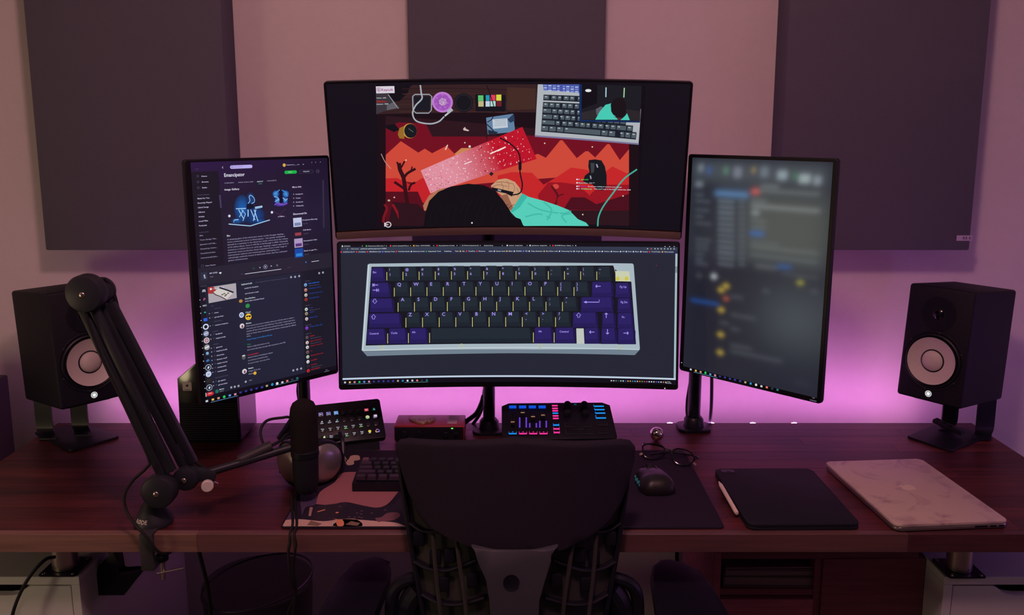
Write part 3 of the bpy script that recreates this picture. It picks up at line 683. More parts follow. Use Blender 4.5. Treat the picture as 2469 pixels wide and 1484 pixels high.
for i, (s1, s2) in enumerate(zip('!@#$%^&*()_+|~', '1234567890-=\\`')):
    x = 935 + 38.9 * i; kc(x, 641, x + 35, 677, 0); yl(x - 2, 654 + dy(x), 674 + dy(x))
    Lw.text(x + 3.5, 651 + dy(x), 5.5, LG, s1, 7); Lw.text(x + 3.5, 663 + dy(x), 6, LG, s2, 7)
kc(895, 678, 943, 715, 1)
for i, s1 in enumerate('QWERTYUIOP[]'):
    x = 953 + 39.35 * i; kc(x, 678, x + 36, 714, 0); yl(x - 2, 692 + dy(x), 713 + dy(x))
    if s1 in '[]': Lw.text(x + 4, 688 + dy(x), 6.5, LG, {'[': '{', ']': '}'}[s1], 7); Lw.text(x + 4, 698.5 + dy(x), 6.5, LG, s1, 7)
    else: Lw.text(x + 5, 688 + dy(x), 8, LG, s1, 7)
kc(1427, 678, 1479, 715, 1); kc(1484, 680, 1521, 716, 1)
kc(893, 716, 951, 751, 1)
for i, s1 in enumerate('ASDFGHJKL;\''):
    x = 962 + 39.6 * i; kc(x, 715, x + 36, 750, 0); yl(x - 2, 728 + dy(x), 750 + dy(x))
    if s1 in ";'": Lw.text(x + 6, 724 + dy(x), 7, LG, ':' if s1 == ';' else '"', 7); Lw.text(x + 6, 735 + dy(x), 7, LG, s1, 7)
    else: Lw.text(x + 5, 724.5 + dy(x), 8, LG, s1, 7)
kc(1401, 715, 1480, 751, 1); kc(1489, 717, 1524, 752, 1)
kc(890, 752, 969, 789, 1)
for i, s1 in enumerate('ZXCVBNM,./'):
    x = 981 + 40.05 * i; kc(x, 751, x + 36, 788, 0); yl(x - 2, 765 + dy(x), 788 + dy(x))
    if s1 in ',./': Lw.text(x + 5, 760 + dy(x), 7, LG, {',': '<', '.': '>', '/': '?'}[s1], 7); Lw.text(x + 6, 771 + dy(x), 7, LG, s1, 7)
    else: Lw.text(x + 4.5, 761 + dy(x), 8, LG, s1, 7)
kc(1381, 752, 1442, 789, 1); kc(1452, 752, 1485, 789, 1); kc(1489, 752, 1528, 790, 1)
for x0, x1, m_ in ((885, 933, 1), (938, 983, 1), (988, 1033, 1), (1039, 1284, 0), (1289, 1334, 1), (1339, 1388, 1), (1409, 1447, 1), (1450, 1488, 1), (1490, 1532, 1)):
    kc(x0, 789, x1, 828, m_)
    if x0 != 885 and x0 < 1400: yl(x0 - 3, 802 + dy(x0), 826 + dy(x0))
Lw.poly([ZD(720, 845), ZD(788, 845), ZD(795, 985), ZD(724, 985)], c(190, 196, 190), 6)
Lw.poly([ZD(1078, 318), ZD(1205, 322), ZD(1215, 415), ZD(1080, 412)], c(200, 205, 176), 4)
for x in (1100, 1180): Lw.ell(*ZD(x, 388), 4.4, 5, c(206, 196, 70), 6)
Lw.line([ZD(1140, 370), ZD(1140, 410)], 4, c(214, 205, 130), 6)
for x, y, sz, tx in ((899, 659, 4.6, 'Esc'), (891, 807, 4.6, 'Control'), (943, 805.5, 4.6, 'Code'), (993.5, 803.5, 4.6, 'Alt'), (1298, 801.5, 4.6, 'Alt'), (1349, 802, 4.6, 'Control'), (1494, 694, 4.6, 'Pg Up'), (1496, 731, 4.6, 'Pg Dn'), (1499, 767, 4.6, 'Fn')): Lw.text(x, y + (0 if x < 1200 else 0), sz, LG, tx, 7)
def arrow(x, y, dx, dy_, L=6, wd=1.6, hd=3.4):
    e = (x + dx * L, y + dy_ * L); Lw.line([(x - dx * L, y - dy_ * L), e], wd, LG, 7)
    for sgn in (1, -1): Lw.line([e, (e[0] - dx * hd + sgn * dy_ * hd, e[1] - dy_ * hd + sgn * dx * hd)], wd, LG, 7)
arrow(1442, 690.5, -1, 0); arrow(1461.5, 761, 0, -1); arrow(1427, 801, -1, 0); arrow(1464.5, 800, 0, 1); arrow(1509, 803.5, 1, 0)
arrow(906, 687.5, -1, 0); Lw.line([(899, 684), (899, 691)], 1.5, LG, 7); arrow(905, 700, 1, 0); Lw.line([(913, 696.5), (913, 703.5)], 1.5, LG, 7)
Lw.line([ZD(790, 604), ZD(930, 604), ZD(930, 582)], 1.7, LG, 7); Lw.poly([ZD(786, 604), ZD(815, 592), ZD(815, 616)], LG, 7)
def fat(x, y, s):
    P = [(-5.5, 1), (0, -5.5), (5.5, 1), (2.5, 1), (2.5, 5.5), (-2.5, 5.5), (-2.5, 1), (-5.5, 1)]
    Lw.line([(x + p, y + q * s) for p, q in P], 1.3, LG, 7)
fat(901, 764, 1); fat(904, 727, -1); fat(1395, 760, 1)
for p in (ZC(460, 1020), ZC(1190, 1005), ZD(390, 1005), ZD(1118, 1020)): Lw.ring(p[0], p[1], 4, 5.4, c(186, 190, 140), 5)
Lw.ell(*ZD(1455, 268), 1.4, 1.4, c(140, 30, 60), 5, 6)
Lw.build('display', 'screen', tL)
g = G(); g.sph((.372, -.0364 * .85 - .0016, -.3528 / 2 + .003), .0013, (1, .5, 1), 8, 6); g.obj('power_light', mat('white_led', (.5, .5, .5), emit=(.8, .85, 1), es=1.2), tL)
# ---------------------------------------------------------------- left portrait monitor: music player above, chat below
tP, Q = monitor('portrait_monitor', 'upright portrait monitor left of the centre pair, showing music player and chat', (-.5589, -.33, 1.3037), (-.0154, 0, .794), .3563, .5367, 0, th=.012, group='portrait side monitors')
# near-black purple desktop of the player, chat below; both stay inside the bezel
hw, hh = .3563 / 2, .5367 / 2
zs = Q.m(*Z2(800, 118))[1]                                   # seam between the two windows, straight across
x0, x1 = -hw + .013, hw - .006
zt = hh - .006; zb_ = -hh + .010
p0, p1, p2 = c(44, 24, 66), c(34, 27, 44), c(30, 26, 38)
Q.add([(x0, zs), (x1, zs), (x1, zt), (x0, zt), (x0, zt - .12), (x1, zt - .12)], [(4, 5, 2, 3), (0, 1, 5, 4)], [c(28, 25, 37), c(28, 24, 36), c(30, 20, 44), p0, p1, c(36, 28, 54)], 1)
Q.lrect(x0, zb_, x1, zs, c(33, 34, 52), 1)
Q.lrect(x0, zs, Q.m(*Z1(490, 700))[0], zt - .02, c(27, 22, 34), 2)
Q.lrect(x0, zb_, x1, zb_ + .011, c(16, 14, 24), 3)                       # taskbar
Q.lrect(x0, zb_ + .011, Q.m(*Z2(205, 600))[0], zs, c(24, 24, 36), 2); Q.lrect(Q.m(*Z2(205, 600))[0], zb_ + .011, Q.m(*Z2(520, 600))[0], zs, c(32, 33, 50), 2)
Q.lrect(Q.m(*Z2(1185, 600))[0], zb_ + .011, x1, zs, c(27, 26, 38), 2)
Q.lrect(x0, zs - .0005, x1, zs + .0005, c(20, 17, 28), 4); Q.lrect(x0, zs, x1, zs + .038, c(38, 34, 48), 3)
T1 = lambda x, y, cap, col, s, w_=None: Q.text(*Z1(x, y), cap, col, s, 5, wid=None if w_ is None else w_ / 4.7875)
T2 = lambda x, y, cap, col, s, w_=None: Q.text(*Z2(x, y), cap, col, s, 5, wid=None if w_ is None else w_ / 4.239)
LV = c(196, 190, 222); MV = c(150, 145, 175); DV = c(92, 86, 112)
def pill(x0_, y0_, x1_, y1_, col, l=4):
    a, b = Q.m(*Z1(x0_, y0_)), Q.m(*Z1(x1_, y1_)); w_, h_ = b[0] - a[0], abs(a[1] - b[1]); cx, cz = (a[0] + b[0]) / 2, (a[1] + b[1]) / 2
    pts = rrect(w_, .0075 if h_ < .02 else h_, .0037, 5, cx, cz); Q.add(pts, [tuple(range(len(pts)))], col, l)
T1(192, 182, 1.2, LV, '...', 36)
Q.line([Z1(512, 152), Z1(500, 164), Z1(512, 174)], 1.2, LV, 5)
pill(592, 160, 850, 150, c(186, 172, 236)); T1(632, 162, 2.2, c(110, 96, 160), 'emancipator', 110); Q.ring(*Z1(615, 158), 1.6, 2.4, c(90, 80, 140), 5)
Q.ell(*Z1(1217, 136), 4.2, 4.2, c(214, 168, 70), 5); T1(1242, 138, 2.0, LV, 'happies.(.h____h.)', 150); Q.line([Z1(1428, 124), Z1(1436, 131), Z1(1444, 122)], .9, LV, 5)
for x, y in ((1535, 106), (1580, 103), (1634, 100)): Q.ell(*Z1(x, y), 1.3, 1.3, c(130, 125, 150), 5, 6)
T1(522, 272, 8.4, c(222, 218, 236), 'Emancipator', 240)
pill(1220, 222, 1363, 212, c(22, 175, 70)); T1(1266, 222, 2.0, c(200, 235, 205), 'PLAY', 44)
a = Q.m(*Z1(1472, 212)); rr_ = rrect(.039, .0078, .0038, 5, a[0], a[1]); Q.add(rr_, [tuple(range(len(rr_)))], c(74, 62, 92), 4); rr_ = rrect(.0376, .0068, .0033, 5, a[0], a[1]); Q.add(rr_, [tuple(range(len(rr_)))], c(34, 26, 48), 5)
Q.text(*Z1(1436, 216), 2.2, WH, 'FOLLOW', 6, wid=73 / 4.7875); Q.ring(*Z1(1604, 205), 3.9, 4.5, c(92, 82, 112), 5); T1(1592, 208, 1.6, LV, '...', 24)
for x, y, s, w_, cc in ((527, 350, 'OVERVIEW', 112, MV), (686, 342, 'FANS ALSO LIKE', 174, MV), (902, 333, 'ABOUT', 72, WH), (1018, 324, 'CONCERTS', 110, MV)): T1(x, y, 2.4, cc, s, w_)
Q.line([Z1(920, 353), Z1(960, 350)], 1, c(60, 160, 130), 5)
T1(528, 430, 4.4, c(222, 218, 236), 'Image Gallery', 172); T1(1310, 400, 4.0, LV, 'More Info', 106); T1(1320, 712, 4.2, c(222, 218, 236), 'Discovered On', 158); T1(555, 962, 4.0, WH, 'Bio', 40)
for x, y, s, w_ in ((262, 272, 'Home', 64), (266, 338, 'Browse', 78), (270, 404, 'Radio', 58)): T1(x, y, 3.0, LV, s, w_); Q.ring(*Z1(x - 44, y - 8), 2.0, 2.8, DV, 5, 8)
T1(214, 488, 2.0, DV, 'YOUR LIBRARY', 145)
for x, y, s, w_ in ((216, 530, 'Made For You', 138), (218, 582, 'Recently Played', 164), (222, 634, 'Liked Songs', 124), (226, 688, 'Albums', 76), (229, 740, 'Artists', 68), (231, 792, 'Local Files', 108), (233, 844, 'Podcasts', 92)): T1(x, y, 3.2, LV, s, w_)
T1(237, 920, 2.0, DV, 'PLAYLISTS', 108)
for x, y, s, w_ in ((240, 958, '80s', 42), (243, 1008, 'Tunes Garage Tele...', 200), (246, 1060, 'Japanese Lofi Hip...', 192), (249, 1112, 'Deutschrap Untere...', 196), (252, 1164, 'Soundcloud Likes', 172), (255, 1216, 'Instrumental Jazz...', 200)): T1(x, y, 2.8, MV, s, w_)
Q.ring(*Z1(274, 1302), 3.0, 3.6, DV, 5); T1(308, 1306, 2.8, MV, 'New Playlist', 120)
for x, ya, yb in ((474, 480, 630), (1666, 310, 860)): Q.line([Z1(x, ya), Z1(x + (14 if yb < 700 else 8), yb)], 4.4, c(64, 58, 92) if yb < 700 else c(52, 46, 66), 4)
for y, s, w_ in ((478, 'Instagram', 86), (524, 'Twitter', 58), (570, 'Facebook', 84), (614, 'Wikipedia', 88)): T1(1348 + (y - 478) * .04, y, 2.6, LV, s, w_); Q.ell(*Z1(1326, y - 6), 1.5, 1.5, MV, 5, 6)
T1(1143, 738, 2.6, WH, '+3 More', 76)
# gallery photos
Q.poly([Z1(1088, 440), Z1(1240, 415), Z1(1262, 420), Z1(1264, 590), Z1(1098, 612)], c(16, 24, 74), 4)
for gx, gy, gr in ((1120, 470, 9), (1235, 470, 9), (1140, 545, 8), (1225, 545, 8)): Q.glow(*Z1(gx, gy), gr, gr, c(70, 150, 220), c(22, 46, 120), 5)
Q.glow(*Z1(1180, 590), 18, 5, c(110, 74, 190), c(30, 26, 90), 5)
for pts, cc, wd in ((((1095, 470), (1140, 440), (1165, 420)), c(70, 150, 215), 5), (((1100, 500), (1140, 510), (1160, 545)), c(120, 180, 225), 5), (((1110, 560), (1150, 530)), c(170, 200, 230), 3), (((1190, 425), (1235, 450), (1255, 500)), c(60, 140, 210), 5), (((1200, 510), (1235, 540), (1255, 520)), c(150, 190, 230), 4), (((1105, 595), (1140, 575), (1200, 590), (1255, 575)), c(120, 80, 190), 6)): Q.line([Z1(*p) for p in pts], wd * .45, cc, 5.5, sm=3)
Q.poly([Z1(1168, 430), Z1(1188, 425), Z1(1195, 500), Z1(1210, 560), Z1(1180, 580), Z1(1160, 560), Z1(1166, 500)], c(14, 14, 34), 6)
Q.line([Z1(1090, 670), Z1(1150, 700), Z1(1240, 740)], 1.6, c(72, 38, 78), 4); Q.line([Z1(1130, 760), Z1(1180, 690), Z1(1230, 640)], 1.6, c(66, 34, 74), 4)
gb = c(33, 27, 48)
Q.glow(*Z1(815, 720), 42, 24, c(20, 44, 92), gb, 3); Q.glow(*Z1(735, 640), 22, 34, c(26, 96, 178), c(22, 40, 80), 4); Q.glow(*Z1(880, 720), 26, 22, c(20, 70, 144), c(22, 38, 76), 4); Q.glow(*Z1(830, 540), 12, 20, c(24, 66, 130), c(28, 32, 62), 4); Q.glow(*Z1(690, 775), 20, 8, c(24, 90, 170), c(24, 36, 70), 4); Q.glow(*Z1(930, 780), 16, 7, c(24, 90, 170), c(24, 36, 70), 4)
LB = c(165, 205, 240)
for pts, wd in ((((575, 816), (825, 838)), 2.2), (((825, 838), (1052, 768)), 2.2), (((660, 640), (775, 636)), 2.2), (((880, 625), (965, 610)), 3), (((880, 640), (965, 622)), 1.4), (((690, 650), (745, 750)), 2), (((745, 655), (700, 735)), 1.6), (((725, 650), (770, 700), (740, 780)), 1.6), (((800, 650), (800, 730)), 2.6), (((830, 650), (880, 770)), 2), (((890, 650), (860, 780)), 2), (((870, 650), (915, 785)), 2), (((640, 770), (690, 764)), 2), (((636, 770), (636, 800)), 1)): Q.line([Z1(*p) for p in pts], wd, LB, 6)
Q.poly([Z1(780, 600), Z1(800, 575), Z1(860, 590), Z1(870, 630), Z1(785, 645)], c(14, 18, 40), 5)
Q.line([Z1(800, 580), Z1(822, 545), Z1(812, 500), Z1(835, 485), Z1(870, 520), Z1(872, 560), Z1(840, 580)], 1.8, c(130, 185, 235), 6, sm=4); Q.ell(*Z1(826, 490), 3.5, 4, c(40, 70, 130), 5)
for p in (Z1(584, 723), Z1(1075, 681)): Q.ell(*p, 3.2, 3.2, c(210, 212, 235), 6)
PARA = ["A sleeping giant of the electronic music world, Douglas Appling -", "more commonly known as Emancipator - has quietly established", "himself as a mainstay in the electronic music scene since the release", "of his debut album, Soon It Will Be Cold Enough in 2006. Classically", "trained as a violinist from an early age, Appling's organic approach to", "electronic music production draws inspiration from a wide range of", "international cultures and musical genres, culminating in a", "refreshingly authentic brand of electronic music that has cultivated", "global consciousness."]
for i, (s, w_) in enumerate(zip(PARA, (664, 668, 702, 700, 706, 684, 596, 684, 230))): T1(560 + i * 1.4, 1003 + i * 30.4, 3.0, MV, s, w_)
for y, cols, s, w_ in ((800, (c(190, 196, 222), c(120, 130, 170)), 'Productive Morning', 172), (915, (c(34, 28, 44), c(150, 60, 70)), 'Chill Beats', 94), (1040, (c(170, 150, 190), c(90, 50, 120)), 'Atmospheric Calm', 158), (1155, (c(20, 70, 160), c(40, 130, 210)), 'Beats to get Fo...', 160)):
    x = 1322 + (y - 800) * .05
    a = Q.m(*Z1(x, y)); Q.lrect(a[0], a[1] - .0105, a[0] + .0225, a[1] + .0105, cols[0], 4); Q.lrect(a[0] + .003, a[1] - .008, a[0] + .0195, a[1] - .001, cols[1], 5)
    T1(x + 105, y - 22, 2.8, LV, s, w_); T1(x + 112, y + 18, 2.0, DV, 'Spotify', 56)
# transport bar
for x, y, s in ((865, 1328, 0), (934, 1319, 1), (1070, 1300, 2), (1135, 1292, 0)):
    if s == 0: Q.ring(*Z1(x, y), 1.6, 2.3, c(24, 120, 60) if x < 900 else MV, 5, 8)
    else: a = 1 if s == 2 else -1; Q.poly([Z1(x - 8 * a, y - 8 + a), Z1(x + 8 * a, y - a), Z1(x - 8 * a, y + 8 + a)], LV, 5)
Q.ring(*Z1(1000, 1310), 4.2, 5.2, c(150, 150, 200), 5); Q.poly([Z1(994, 1300), Z1(1010, 1308), Z1(994, 1320)], WH, 6)
a, b = Q.m(*Z1(765, 1393)), Q.m(*Z1(1183, 1334)); Q.lrect(a[0], a[1] - .0006, b[0], a[1] + .0006, c(205, 205, 222), 5)
T1(712, 1400, 1.6, DV, '1:04', 34); T1(1256, 1324, 1.6, DV, '4:52', 32)
T1(356, 1394, 3.2, LV, 'MY EYES', 92); T1(360, 1432, 2.0, MV, 'Totem', 40); Q.ell(*Z1(474, 1380), 1.8, 1.8, WH, 5, 8); Q.ell(*Z1(486, 1379), 1.8, 1.8, WH, 5, 8); Q.poly([Z1(466, 1382), Z1(494, 1379), Z1(480, 1394)], WH, 5)
a = Q.m(*Z1(300, 1420)); Q.lrect(a[0] - .009, a[1] - .008, a[0] + .006, a[1] + .009, c(44, 48, 66), 5); Q.ell(*Z1(296, 1414), 2, 3.6, c(170, 175, 190), 6, 8); Q.ell(*Z1(302, 1436), 2.6, 2, c(150, 155, 170), 6, 8)
a, b = Q.m(*Z1(1532, 1251)), Q.m(*Z1(1618, 1239)); Q.lrect(a[0], a[1] - .0006, b[0], a[1] + .0006, c(205, 205, 222), 5); Q.ell(*Z1(1468, 1256), 2, 2, c(60, 110, 190), 5, 8)
# chat window
T2(138, 220, 1.8, DV, 'DISCORD', 64)
Q.poly([Z2(212, 226), Z2(500, 182), Z2(508, 334), Z2(222, 388)], c(170, 162, 170), 4); Q.poly([Z2(212, 226), Z2(270, 218), Z2(300, 260), Z2(270, 290), Z2(216, 290)], c(170, 50, 48), 5)
Q.poly([Z2(265, 275), Z2(330, 235), Z2(480, 275), Z2(400, 350), Z2(330, 315)], c(206, 198, 192), 6); Q.line([Z2(330, 228), Z2(400, 250), Z2(475, 278)], 3.6, c(30, 30, 44), 7, sm=4); Q.line([Z2(265, 275), Z2(290, 300), Z2(340, 318), Z2(400, 352)], 2.4, c(84, 70, 78), 7, sm=3)
for x, y in ((360, 300), (380, 290), (400, 300), (420, 285), (390, 312)): Q.ell(*Z2(x, y), 3, 1.6, c(90, 84, 84), 7, 6)
Q.ell(*Z2(243, 243), 2.6, 2.6, c(230, 225, 230), 7); T2(258, 246, 2.4, WH, 'mechanicalheadz', 122)
icons = ((172, 262, 'd'), (176, 346, 'p'), (180, 415, 'v'), (184, 482, 't'), (188, 556, 'b'), (192, 628, 'o'), (195, 698, 'g'), (200, 768, 'r'), (204, 838, 's'), (208, 905, 'c'), (213, 972, 'n'), (217, 1044, 'y'), (220, 1112, 'h'), (223, 1180, 'k'), (228, 1250, 'l'))
for x, y, kd in icons:
    if y > 300: Q.ell(*Z2(x - 44, y + 8), 1.2, 1.2, WH, 5, 6)
    p = Z2(x, y)
    if kd == 'd': Q.poly([Z2(x - 18, y + 12), Z2(x - 13, y - 12), Z2(x + 13, y - 14), Z2(x + 18, y + 10), Z2(x + 8, y + 8), Z2(x - 8, y + 10)], c(205, 208, 225), 5); [Q.ell(*Z2(x + d, y), 1.2, 1.4, c(30, 30, 48), 6, 8) for d in (-6, 6)]
    elif kd == 'p': Q.line([Z2(x - 6, y + 14), Z2(x, y - 14), Z2(x + 4, y + 6), Z2(x + 10, y - 8)], 2.2, c(190, 90, 130), 5)
    elif kd == 'v': T2(x - 22, y + 8, 3.6, WH, 'VEC', 44)
    elif kd == 't': Q.poly([Z2(x - 14, y + 6), Z2(x, y - 12), Z2(x + 14, y + 3)], c(40, 175, 165), 5)
    elif kd == 'b': Q.lrect(*[q for q in (Q.m(*p)[0] - .0042, Q.m(*p)[1] - .0034, Q.m(*p)[0] + .0042, Q.m(*p)[1] + .0034)], c(50, 95, 215), 5)
    elif kd == 'o': Q.ring(*p, 4.4, 7.2, c(210, 220, 240), 5)
    elif kd in 'gsk': Q.ell(*p, 6.8, 6.8, {'g': c(140, 148, 178), 's': c(150, 152, 156), 'k': c(40, 36, 36)}[kd], 5); Q.line([Z2(x - 22, y + 10), Z2(x + 20, y - 10)], 3, {'g': c(190, 195, 215), 's': c(225, 225, 225), 'k': c(48, 42, 40)}[kd], 6)
    elif kd == 'r': Q.ell(*p, 7.2, 7.2, c(210, 205, 215), 5); Q.ring(*p, 3, 5, c(150, 50, 70), 6); Q.ell(*p, 1.4, 1.4, c(150, 50, 70), 6, 8)
    elif kd == 'c': Q.ell(*Z2(x, y - 6), 3.6, 3.6, c(120, 170, 205), 5); Q.line([Z2(x - 18, y + 14), Z2(x + 22, y + 10)], 2, c(60, 60, 70), 5)
    elif kd == 'n': Q.line([Z2(x - 14, y + 12), Z2(x + 8, y - 10)], 4, c(60, 120, 190), 5); Q.line([Z2(x + 2, y + 10), Z2(x + 16, y - 4)], 3, c(40, 90, 150), 5)
    elif kd in 'yl': Q.ring(*p, 6.4, 7.4, c(200, 205, 220), 5); Q.ell(*p, 6.2, 6.2, c(28, 40, 60), 5); Q.poly([Z2(x - 10, y + 12), Z2(x - 2, y - 12), Z2(x + 14, y - 10), Z2(x + 4, y + 14)], c(210, 215, 230), 6)
    elif kd == 'h': Q.ell(*p, 7.2, 7.2, c(190, 200, 228), 5); T2(x - 11, y + 12, 5, c(70, 80, 120), '#', 22)
chan = ((246, 422, 'INFO', 28, 0), (278, 446, 'welcome', 70, 0), (278, 492, 'news', 44, 1), (282, 536, 'group-buys', 92, 1), (276, 578, 'giveaways', 86, 0), (286, 618, 'custom-creations', 136, 1), (260, 684, 'SUPPORT', 62, 0), (292, 710, 'feedback', 72, 1), (294, 752, 'support-help', 102, 1), (268, 814, 'GENERAL', 58, 0), (298, 846, 'general', 62, 1), (301, 884, 'keyboard-talk', 112, 1), (303, 928, 'showcase', 78, 1), (305, 970, 'banner-stuff', 106, 1), (308, 1010, 'maker-corner', 108, 1), (311, 1050, 'meetatradio', 92, 1), (313, 1092, 'meetatmail', 92, 1), (287, 1156, 'GROUP BUYS INFO', 136, 0), (318, 1190, 'gb-cypher', 80, 1), (321, 1228, 'gb-hornduct', 94, 1))
for x, y, s, w_, hi in chan:
    T2(x, y, 2.8 if hi else 1.8, LV if hi else DV, s, w_)
    if hi: T2(x - 26, y, 2.6, DV, '#', 12); Q.ell(*Z2(x - 50, y + 2), 1.1, 1.1, WH, 5, 6)
chat = ((555, 204, 3.6, WH, 'keyboard-talk', 112), (700, 180, 1.8, DV, 'The keyboard talk area. Only rectify for discussions', 326), (586, 242, 2.8, LV, 'needs for freedom', 144), (592, 296, 2.8, LV, 'and choose a taste', 142), (590, 350, 3.2, WH, 'GnuuThaOne', 108), (592, 374, 2.8, LV, 'wow, that sounded Cloud', 196), (598, 490, 3.2, WH, 'Cloud', 52), (602, 602, 3.0, WH, 'Maakie', 56),
        (604, 628, 2.8, MV, 'Does anyone here know whether these pcb will take easy to solder a', 494), (606, 655, 2.8, MV, "wire onto us? I don't have this PCB here. The solder creases it got here", 500), (607, 682, 2.8, MV, 'resoled off, but it should still work perfectly fine after soldering the pad', 506), (609, 709, 2.8, MV, 'back on. Never done something like this before, wondering how difficult', 510), (610, 733, 2.8, MV, "it'll be.", 44), (612, 766, 2.8, c(40, 120, 200), 'https://imgur.com/a/fSemnF3.png', 260),
        (613, 816, 2.8, c(30, 150, 80), 'Yiss', 38), (615, 842, 2.8, MV, "That's a really hard picture to see", 230), (616, 872, 2.8, MV, 'but it looks like there are pins still connected to the PCB', 394), (618, 924, 3.0, c(190, 36, 44), 'mechanicaljay', 114), (621, 950, 2.8, MV, "doesn't look as if anything is ripped", 256), (623, 980, 2.8, MV, 'so in theory it should be fine', 204), (624, 1010, 2.8, MV, "it's not no hard - not a lot of fun", 224), (626, 1062, 3.0, WH, 'Maakie', 54), (628, 1090, 2.8, MV, 'Alright, I\'ll do that.', 126), (629, 1118, 2.8, MV, 'thanks', 48), (634, 1184, 2.4, MV, '793', 28))
for x, y, cap, cc, s, w_ in chat: T2(x, y, cap, cc, s, w_)
Q.ell(*Z2(549, 366), 4.8, 4.0, c(180, 130, 60), 5); Q.ell(*Z2(557, 508), 6.2, 6.6, c(200, 210, 235), 5); Q.ring(*Z2(557, 508), 1.5, 3.4, c(80, 100, 150), 6)
for y, x in ((620, 562), (1084, 587)): Q.ell(*Z2(x, y), 6, 6, c(214, 206, 214), 5); Q.ell(*Z2(x + 3, y + 5), 2.6, 3.6, c(120, 70, 80), 6)
Q.ell(*Z2(579, 942), 5, 5.4, c(80, 84, 80), 5); Q.ell(*Z2(579, 924), 4.2, 1.8, c(200, 200, 200), 6)
Q.ell(*Z2(627, 526), 8, 8, c(235, 190, 50), 5); Q.poly([Z2(602, 518), Z2(652, 510), Z2(650, 528), Z2(632, 530), Z2(626, 520), Z2(618, 532), Z2(604, 530)], c(26, 22, 30), 6); Q.line([Z2(614, 544), Z2(630, 548), Z2(642, 540)], 1, c(120, 70, 30), 6); Q.ell(*Z2(694, 1102), 4, 4, c(225, 170, 50), 5)
Q.ell(*Z2(619, 414), 5.6, 5.2, c(40, 140, 70), 5)
for x, y in ((1063, 121), (1104, 118), (1146, 110), (1350, 80), (1389, 74), (1086, 1074), (1126, 1064), (1166, 1055), (600, 1190), (452, 1248), (488, 1241), (526, 1233)): Q.ring(*Z2(x, y), .8, 2.6, c(170, 172, 190), 5, 10)
mem = ((200, c(120, 160, 215), c(40, 100, 215), 112, 'MechMerlin'), (252, c(190, 130, 120), c(30, 70, 160), 128, 'Nathan Kim'), (304, c(200, 190, 185), c(30, 70, 160), 142, 'TaehaTypes Fan'), (350, c(150, 50, 40), c(30, 70, 160), 104, 'Quakemz'), (450, c(190, 205, 195), c(60, 50, 150), 40, 'Rem'), (494, c(150, 140, 120), c(30, 70, 160), 50, 'Upas'), (548, c(205, 190, 190), c(30, 70, 170), 84, 'Rama Bot'), (642, c(130, 60, 200), c(30, 80, 170), 130, 'Tester Bot GG'), (738, c(90, 80, 90), c(190, 30, 40), 48, 'Azrez'), (790, c(210, 190, 190), c(160, 24, 36), 124, 'algernonkeebs.1'), (838, c(205, 205, 205), c(160, 24, 36), 128, 'alpine sounds'), (888, c(110, 90, 90), c(150, 24, 36), 20, 'an'), (936, c(180, 200, 180), c(170, 26, 38), 130, 'apiary.vibes.mx'), (986, c(215, 215, 225), c(180, 28, 40), 64, 'AutoQMX'), (1032, c(50, 40, 50), c(170, 26, 38), 60, 'Avionix'), (1078, c(190, 40, 50), c(180, 28, 40), 92, 'babywallnut'))
for i, (y, ca, ct, w_, s) in enumerate(mem):
    x = 1211 + i * 1.9; Q.ell(*Z2(x, y), 4.2, 4.2, ca, 5, 12); Q.ell(*Z2(x + 2, y + 4), 1.6, 1.6, tuple(v * .3 for v in ca), 6, 8); T2(x + 30, y - 8, 2.8, ct, s, w_)
    if i in (0, 4, 8, 9, 14): T2(x + 34, y + 14, 1.8, DV, 'Playing a game now', 110)
for y, s in ((168, 'VENDOR - 4'), (418, 'DESIGN - 3'), (620, 'BOTS'), (708, 'ONLINE - 207')): T2(1205 + y * .01, y, 1.8, DV, s, 60)
Q.ell(*Z2(306, 1288), 4.4, 4.4, c(30, 110, 90), 5); T2(330, 1276, 2.6, WH, 'Maakie', 50); T2(333, 1294, 1.6, MV, '#0607', 44)
a = Q.m(*Z2(235, 1314)); rr_ = rrect(.0165, .0085, .0042, 4, a[0], a[1]); Q.add(rr_, [tuple(range(len(rr_)))], c(205, 44, 50), 6); Q.text(*Z2(217, 1318), 2.2, WH, 'NEW', 7, wid=36 / 4.239); Q.line([Z2(192, 1304), Z2(195, 1344)], 1.6, WH, 6)
tb = ((203, 1388), (264, 1372), (322, 1358), (380, 1344), (437, 1330), (493, 1318), (547, 1300), (602, 1286), (657, 1272), (711, 1259), (766, 1246), (816, 1232), (871, 1218), (921, 1208), (974, 1196), (1024, 1182), (1075, 1168), (1126, 1154))
for (x, y), cc in zip(tb, TB):
    if x in (380, 871, 921): Q.ell(*Z2(x, y), 3.4, 3.4, cc, 6, 12)
    else: a = Q.m(*Z2(x, y)); Q.lrect(a[0] - .0028, a[1] - .0022, a[0] + .0028, a[1] + .0022, cc, 6)
a, b = Q.m(*Z2(244, 1400)), Q.m(*Z2(520, 1330)); Q.lrect(a[0], a[1] - .0005, b[0], a[1] + .0003, c(110, 160, 220), 6)
a, b = Q.m(*Z2(900, 1228)), Q.m(*Z2(1140, 1168)); Q.lrect(a[0], a[1] - .0004, b[0], a[1] + .0003, c(100, 150, 180), 6)
T2(1415, 1074, 1.6, MV, '19:06', 20); T2(1404, 1092, 1.6, MV, '06.06.2020', 48)
Q.build('display', 'screen', tP)

